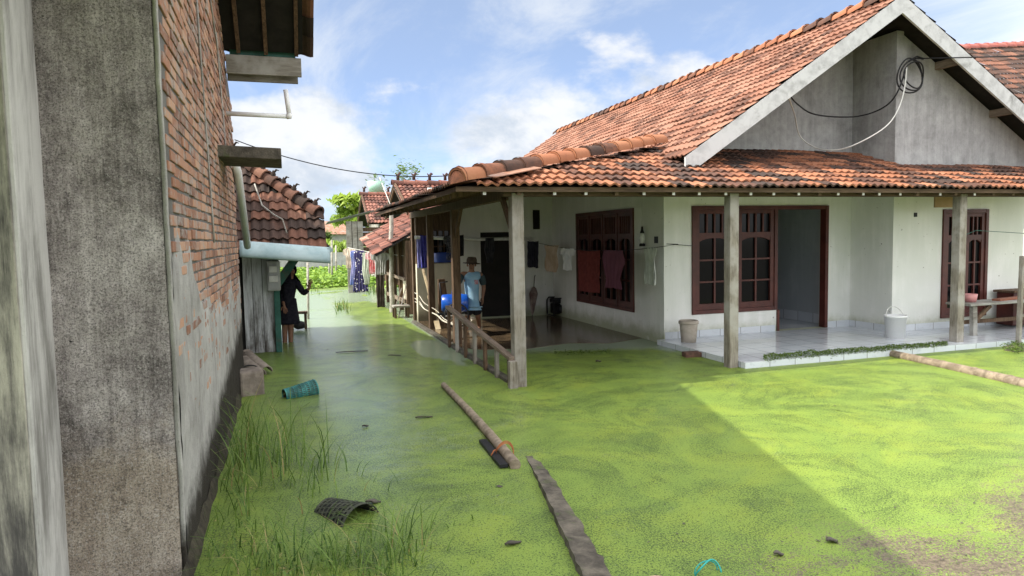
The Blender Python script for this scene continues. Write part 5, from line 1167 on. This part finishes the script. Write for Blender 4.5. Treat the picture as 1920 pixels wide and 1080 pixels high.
for pre, hx, kx, fx in (('L', 879, 877, 876), ('R', 893, 896, 899)):
    nd[pre+'hip'] = (S(hx, 572), .09); nd[pre+'knee'] = (S(kx, 592), .055); f = wz(fx, 613, .07); nd[pre+'ank'] = (f, .036); nd[pre+'toe'] = (V((f.x-.05, f.y-.14, .055)), .03)
    ed += [('pelvis', pre+'hip'), (pre+'hip', pre+'knee'), (pre+'knee', pre+'ank'), (pre+'ank', pre+'toe')]
nd['Ls'] = (S(866, 512), .055); nd['Le'] = (S(858, 535, -.05), .043); nd['Lw'] = (S(850, 549, -.12), .028); nd['Rs'] = (S(902, 513), .055); nd['Re'] = (S(907, 538), .043); nd['Rw'] = (S(905, 556, -.05), .028)
ed += [('chest', 'Ls'), ('Ls', 'Le'), ('Le', 'Lw'), ('chest', 'Rs'), ('Rs', 'Re'), ('Re', 'Rw')]
hand(nd, ed, nd['Lw'][0], S(846, 559, -.14), (1, 0, .3), 'L'); hand(nd, ed, nd['Rw'][0], S(904, 570, -.06), (.3, -1, 0), 'R')
skin_mesh('body', nd, ed, skin_m, man); face_bits(man, hc, Fm, .085)
vest = cloth('pale blue vest', (.22, .40, .55), (.30, .48, .62), 8); dark = cloth('dark green sleeve', (.035, .055, .06), (.05, .075, .08), 10)
cn = {k: (nd[k][0], (nd[k][1][0]+e_, nd[k][1][1]+e_)) for k, e_ in (('pelvis', .03), ('waist', .035), ('chest', .045), ('neck0', .06))}
cn['up'] = (S(884, 513), (.20, .13)); cn['hem'] = (S(886, 574), (.19, .145)); cn['Lv'] = (nd['Ls'][0].lerp(nd['chest'][0], .12)+V((0, 0, -.01)), .085); cn['Rv'] = (nd['Rs'][0].lerp(nd['chest'][0], .12)+V((0, 0, -.01)), .085)
skin_mesh('vest', cn, [('hem', 'pelvis'), ('pelvis', 'waist'), ('waist', 'chest'), ('chest', 'up'), ('up', 'neck0'), ('up', 'Lv'), ('up', 'Rv')], vest, man)
for a, b in (('Ls', 'Le'), ('Rs', 'Re')):
    p, q = nd[a][0], nd[b][0]; skin_mesh('sleeve', {'a': (p, .070), 'b': (p.lerp(q, .5), .068), 'c': (p.lerp(q, .95), .066)}, [('a', 'b'), ('b', 'c')], dark, man)
mb = MB(); c = S(893, 529, -.16); mb.obox(c, (.035, 0, 0), (0, .006, 0), (0, 0, .04)); mb.build('badge', cloth('red badge', (.30, .08, .10), (.5, .4, .45), 60), man)
for pre in 'LR':
    p, q = nd[pre+'hip'][0], nd[pre+'knee'][0]; skin_mesh('shorts', {'a': (nd['pelvis'][0].lerp(p, .6), .125), 'b': (p, .122), 'c': (p.lerp(q, 1.05), .112)}, [('a', 'b'), ('b', 'c')], blk_, man)
ht = MB(); ht.lathe([(.155, .035), (.165, .03), (.15, .03), (.10, .045), (.094, .06), (.09, .11), (.07, .145), (.0, .15)], hc+V((0, 0, .0)), 24, (.06, -.05, 1)); ht.build('hat', plain('brown felt', (.045, .032, .022), (.085, .06, .04), 12, .9), man, solid=.006)

# ------------------------------------------------------------------ grass in the water (uncountable)
rg = random.Random(21)
def blade(mb, base, hgt, lean, az, w0, droop=.5, r=None):
    n = 6; d = V((math.cos(az), math.sin(az), 0)); e = V((-d.y, d.x, 0)); r = rg.random() if r is None else r; prev = None
    for k in range(n+1):
        t = k/n; p = base + V((0, 0, 1))*hgt*(t-.30*droop*t*t*t) + d*hgt*(lean*t+droop*t*t*t); wd = w0*(1-t**1.6)*.5+.0006
        cur = (p-e*wd, p+e*wd)
        if prev: mb.quad(prev[0], prev[1], cur[1], cur[0], r, True)
        prev = cur
gm = MB()
for (px, py, n, sx, sy, h0, h1) in ((470, 885, 70, 26, 26, .30, .78), (540, 880, 60, 34, 22, .26, .72), (590, 905, 30, 26, 18, .18, .40), (450, 960, 45, 18, 40, .15, .42), (510, 930, 26, 40, 30, .14, .32),
                                (560, 1075, 90, 60, 22, .14, .33), (640, 1060, 70, 50, 24, .14, .30), (740, 1035, 70, 34, 28, .14, .34), (790, 1010, 26, 26, 22, .10, .26), (470, 1070, 50, 40, 24, .12, .32), (690, 1090, 60, 60, 20, .12, .28), (850, 1000, 12, 34, 22, .06, .16), (890, 1070, 10, 30, 20, .05, .13), (655, 885, 8, 20, 20, .12, .30), (720, 935, 6, 22, 16, .08, .22), (480, 815, 14, 14, 14, .06, .2), (540, 1000, 20, 40, 30, .1, .26)):
    cb = wz(px, py)
    for k in range(int(n*.95)):
        b = wz(px+rg.gauss(0, sx), min(1200, py+rg.gauss(0, sy)), -.03)
        if b.x < BX+.10: b.x = BX+.10+rg.random()*.1
        blade(gm, b, rg.uniform(h0, h1), rg.uniform(.02, .45), rg.uniform(0, 6.28), rg.uniform(.004, .010), rg.uniform(.1, 1.1))
for k in range(60):
    y = rg.uniform(3.7, 8); blade(gm, V((BX+.06+rg.random()*.14, y, .05)), rg.uniform(.08, .28), rg.uniform(.1, .5), rg.uniform(-1, 1), .006, rg.uniform(.1, .7))
for (px, py, n) in ((640, 580, 46), (585, 545, 24), (690, 545, 60), (708, 550, 60)):
    for k in range(n):
        b = wz(px+rg.gauss(0, 9), py+rg.gauss(0, 3.5), 0); blade(gm, b, rg.uniform(.1, .34), rg.uniform(.05, .4), rg.uniform(0, 6.28), .02, rg.uniform(.1, .5))
gm.top('grass', M['grass'], 'thin green grass blades growing out of the flood water', 'grass', kind='stuff')
# broad leaved weeds among the grass
lm = MB()
for k in range(420):
    px, py = rg.choice(((470, 810), (455, 900), (480, 1000), (520, 1060), (600, 1050), (700, 1060), (430, 1050))); b = wz(px+rg.gauss(0, 26), min(1150, py+rg.gauss(0, 26)), rg.uniform(.0, .09)); b.x = max(b.x, BX+.08)
    a = rg.uniform(0, 6.28); s_ = rg.uniform(.008, .02); d = V((math.cos(a), math.sin(a), rg.uniform(-.2, .6)))*s_; e = V((-math.sin(a), math.cos(a), rg.uniform(-.3, .3)))*s_*.45
    lm.quad(b-d, b+e, b+d, b-e, rg.random())
lm.top('weeds', M['grass'], 'small leaved weeds on the water along the brick footing', 'weeds', kind='stuff')
# bits of litter drifting on the weed
dm = MB(); rl2 = random.Random(77)
for k in range(1500):
    if k < 900: x, y = rl2.uniform(1.8, 8.5), 2.6+rl2.random()**1.8*4.5
    else: x, y = rl2.uniform(-.3, 2.4), 2.8+rl2.random()**1.3*12
    if 2.4 < x < 5.8 and y > 9: continue
    nn = noise.noise(V((x*.8, y*.8, 12)))
    if nn < -.05+.25*rl2.random(): continue
    a = rl2.uniform(0, 6.28); l = rl2.uniform(.003, .012)*(1 if rl2.random() < .96 else 2.5); d = V((math.cos(a), math.sin(a), rl2.uniform(-.1, .25)))*l; e = V((-math.sin(a), math.cos(a), rl2.uniform(-.2, .3)))*l*rl2.uniform(.2, .7); c = V((x, y, .007))
    dm.quad(c-d, c+e, c+d, c-e, rl2.random())
dm.top('litter', M['stone'], 'small dark bits of plant litter drifting on the duckweed', 'litter', kind='stuff')
# mass of water plants at the far end
hm = MB()
for k in range(26000):
    y = 24+rg.random()**1.2*19; x = rg.uniform(-3, 6.5)
    edge = 27.5+2.0*noise.noise(V((x*.5, 1, 2)))-1.6*smooth(2.2, 3.4, x)
    if y < edge: continue
    if x > 2.6 and y < 23: continue
    s_ = rg.uniform(.05, .11); z = rg.uniform(.02, .30)*smooth(edge-.3, edge+1.5, y)*(.6+.6*(noise.noise(V((x*.9, y*.5, 4)))+.5))
    a = rg.uniform(0, 6.28); d = V((math.cos(a), math.sin(a), rg.uniform(-.2, .7)))*s_; e = V((-math.sin(a), math.cos(a), rg.uniform(-.3, .6)))*s_*.8; c = V((x, y, z+.03))
    hm.quad(c-d, c+e, c+d, c-e, rg.random())
hm.top('water_plants', M['hyac'], 'dense bright green water plants covering the far end of the lane', 'plants', kind='stuff')

# ------------------------------------------------------------------ trees and bushes far behind
def tree(name, label, base, hgt, cr_r, nclump, nleaf, ls, lm_, trunk_r=.1, cz=.45, flat=.8, droop=0, group=None, seed=0):
    rt = random.Random(seed); t = thing(name, label, 'tree', base, group); base = V(base); tm = MB(); topp = base+V((rt.uniform(-.2, .2), 0, hgt*.8))
    tm.tube([base+V((0, 0, -.5)), base.lerp(topp, .4)+V((.08, 0, 0)), topp], [trunk_r, trunk_r*.7, trunk_r*.25], 8); cl = []
    for k in range(nclump):
        a = rt.uniform(0, 6.28); rr = cr_r*rt.random()**.5; zz = hgt*(cz+(1-cz)*rt.random()); c = base+V((math.cos(a)*rr, math.sin(a)*rr, zz)); cl.append(c)
        if k % 2 == 0: s_ = base.lerp(topp, min(.95, zz/hgt*.75)); tm.tube([s_, s_.lerp(c, .5)+V((0, 0, .1)), c], [trunk_r*.35, trunk_r*.2, trunk_r*.06], 5)
    tm.build('trunk', M['wood_b'], t); fm = MB()
    for c in cl:
        cs = cr_r*rt.uniform(.22, .42); tone = rt.random()*.6
        for k in range(nleaf):
            p = c+V((rt.gauss(0, 1), rt.gauss(0, 1), rt.gauss(0, flat)))*cs*.55; a = rt.uniform(0, 6.28); l = ls*rt.uniform(.6, 1.4); d = V((math.cos(a), math.sin(a), rt.uniform(-.6, .4)-droop))*l; e = V((-math.sin(a), math.cos(a), rt.uniform(-.5, .5)))*l*.30
            fm.quad(p-d*.5, p+e, p+d, p-e, min(1, tone+rt.random()*.4))
    fm.build('crown', lm_, t); return t
p = wy(612, 500, 50); tree('bush', 'bright yellow green bush behind the grey yard wall, left of the far houses', (p.x, 50, 0), 1.7, .9, 14, 150, .22, M['leaf_y'], .06, .3, .8, .9, seed=1)
p = wy(640, 500, 48); tree('bush', 'bright green drooping bush behind the yard wall in the middle of the lane view', (p.x, 48, 0), 1.6, .7, 12, 150, .22, M['leaf_y'], .06, .3, .8, 1.1, seed=2)
p = wy(590, 500, 56); tree('tree', 'dull green tree beside the hip of the low plank house, far behind', (p.x, 56, 0), 2.6, 1.4, 14, 140, .22, M['leaf_g'], .08, .3, seed=3)
p = wy(664, 450, 58); tree('palm', 'pale green feathery palm standing left of the farthest tiled house', (p.x, 58, 0), 5.4, 1.9, 12, 110, .45, M['leaf_y'], .1, .6, .5, .5, seed=4)
p = wy(757, 440, 62); tree('tree', 'tall thin tree with sparse pale leaves rising over the tiled roofs', (p.x, 62, 0), 8.2, 2.3, 12, 70, .26, M['leaf_g'], .12, .62, .8, seed=5)
p = wy(700, 440, 66); tree('tree', 'round green tree mostly hidden behind the farthest tiled house', (p.x, 66, 0), 5.6, 3.0, 16, 120, .3, M['leaf_g'], .12, .4, seed=6)
p = wy(560, 470, 70); tree('tree', 'dark green tree behind the woman, seen beyond the yard wall', (p.x-1, 70, 0), 4.0, 3.0, 16, 120, .3, M['leaf_g'], .12, .3, seed=8)
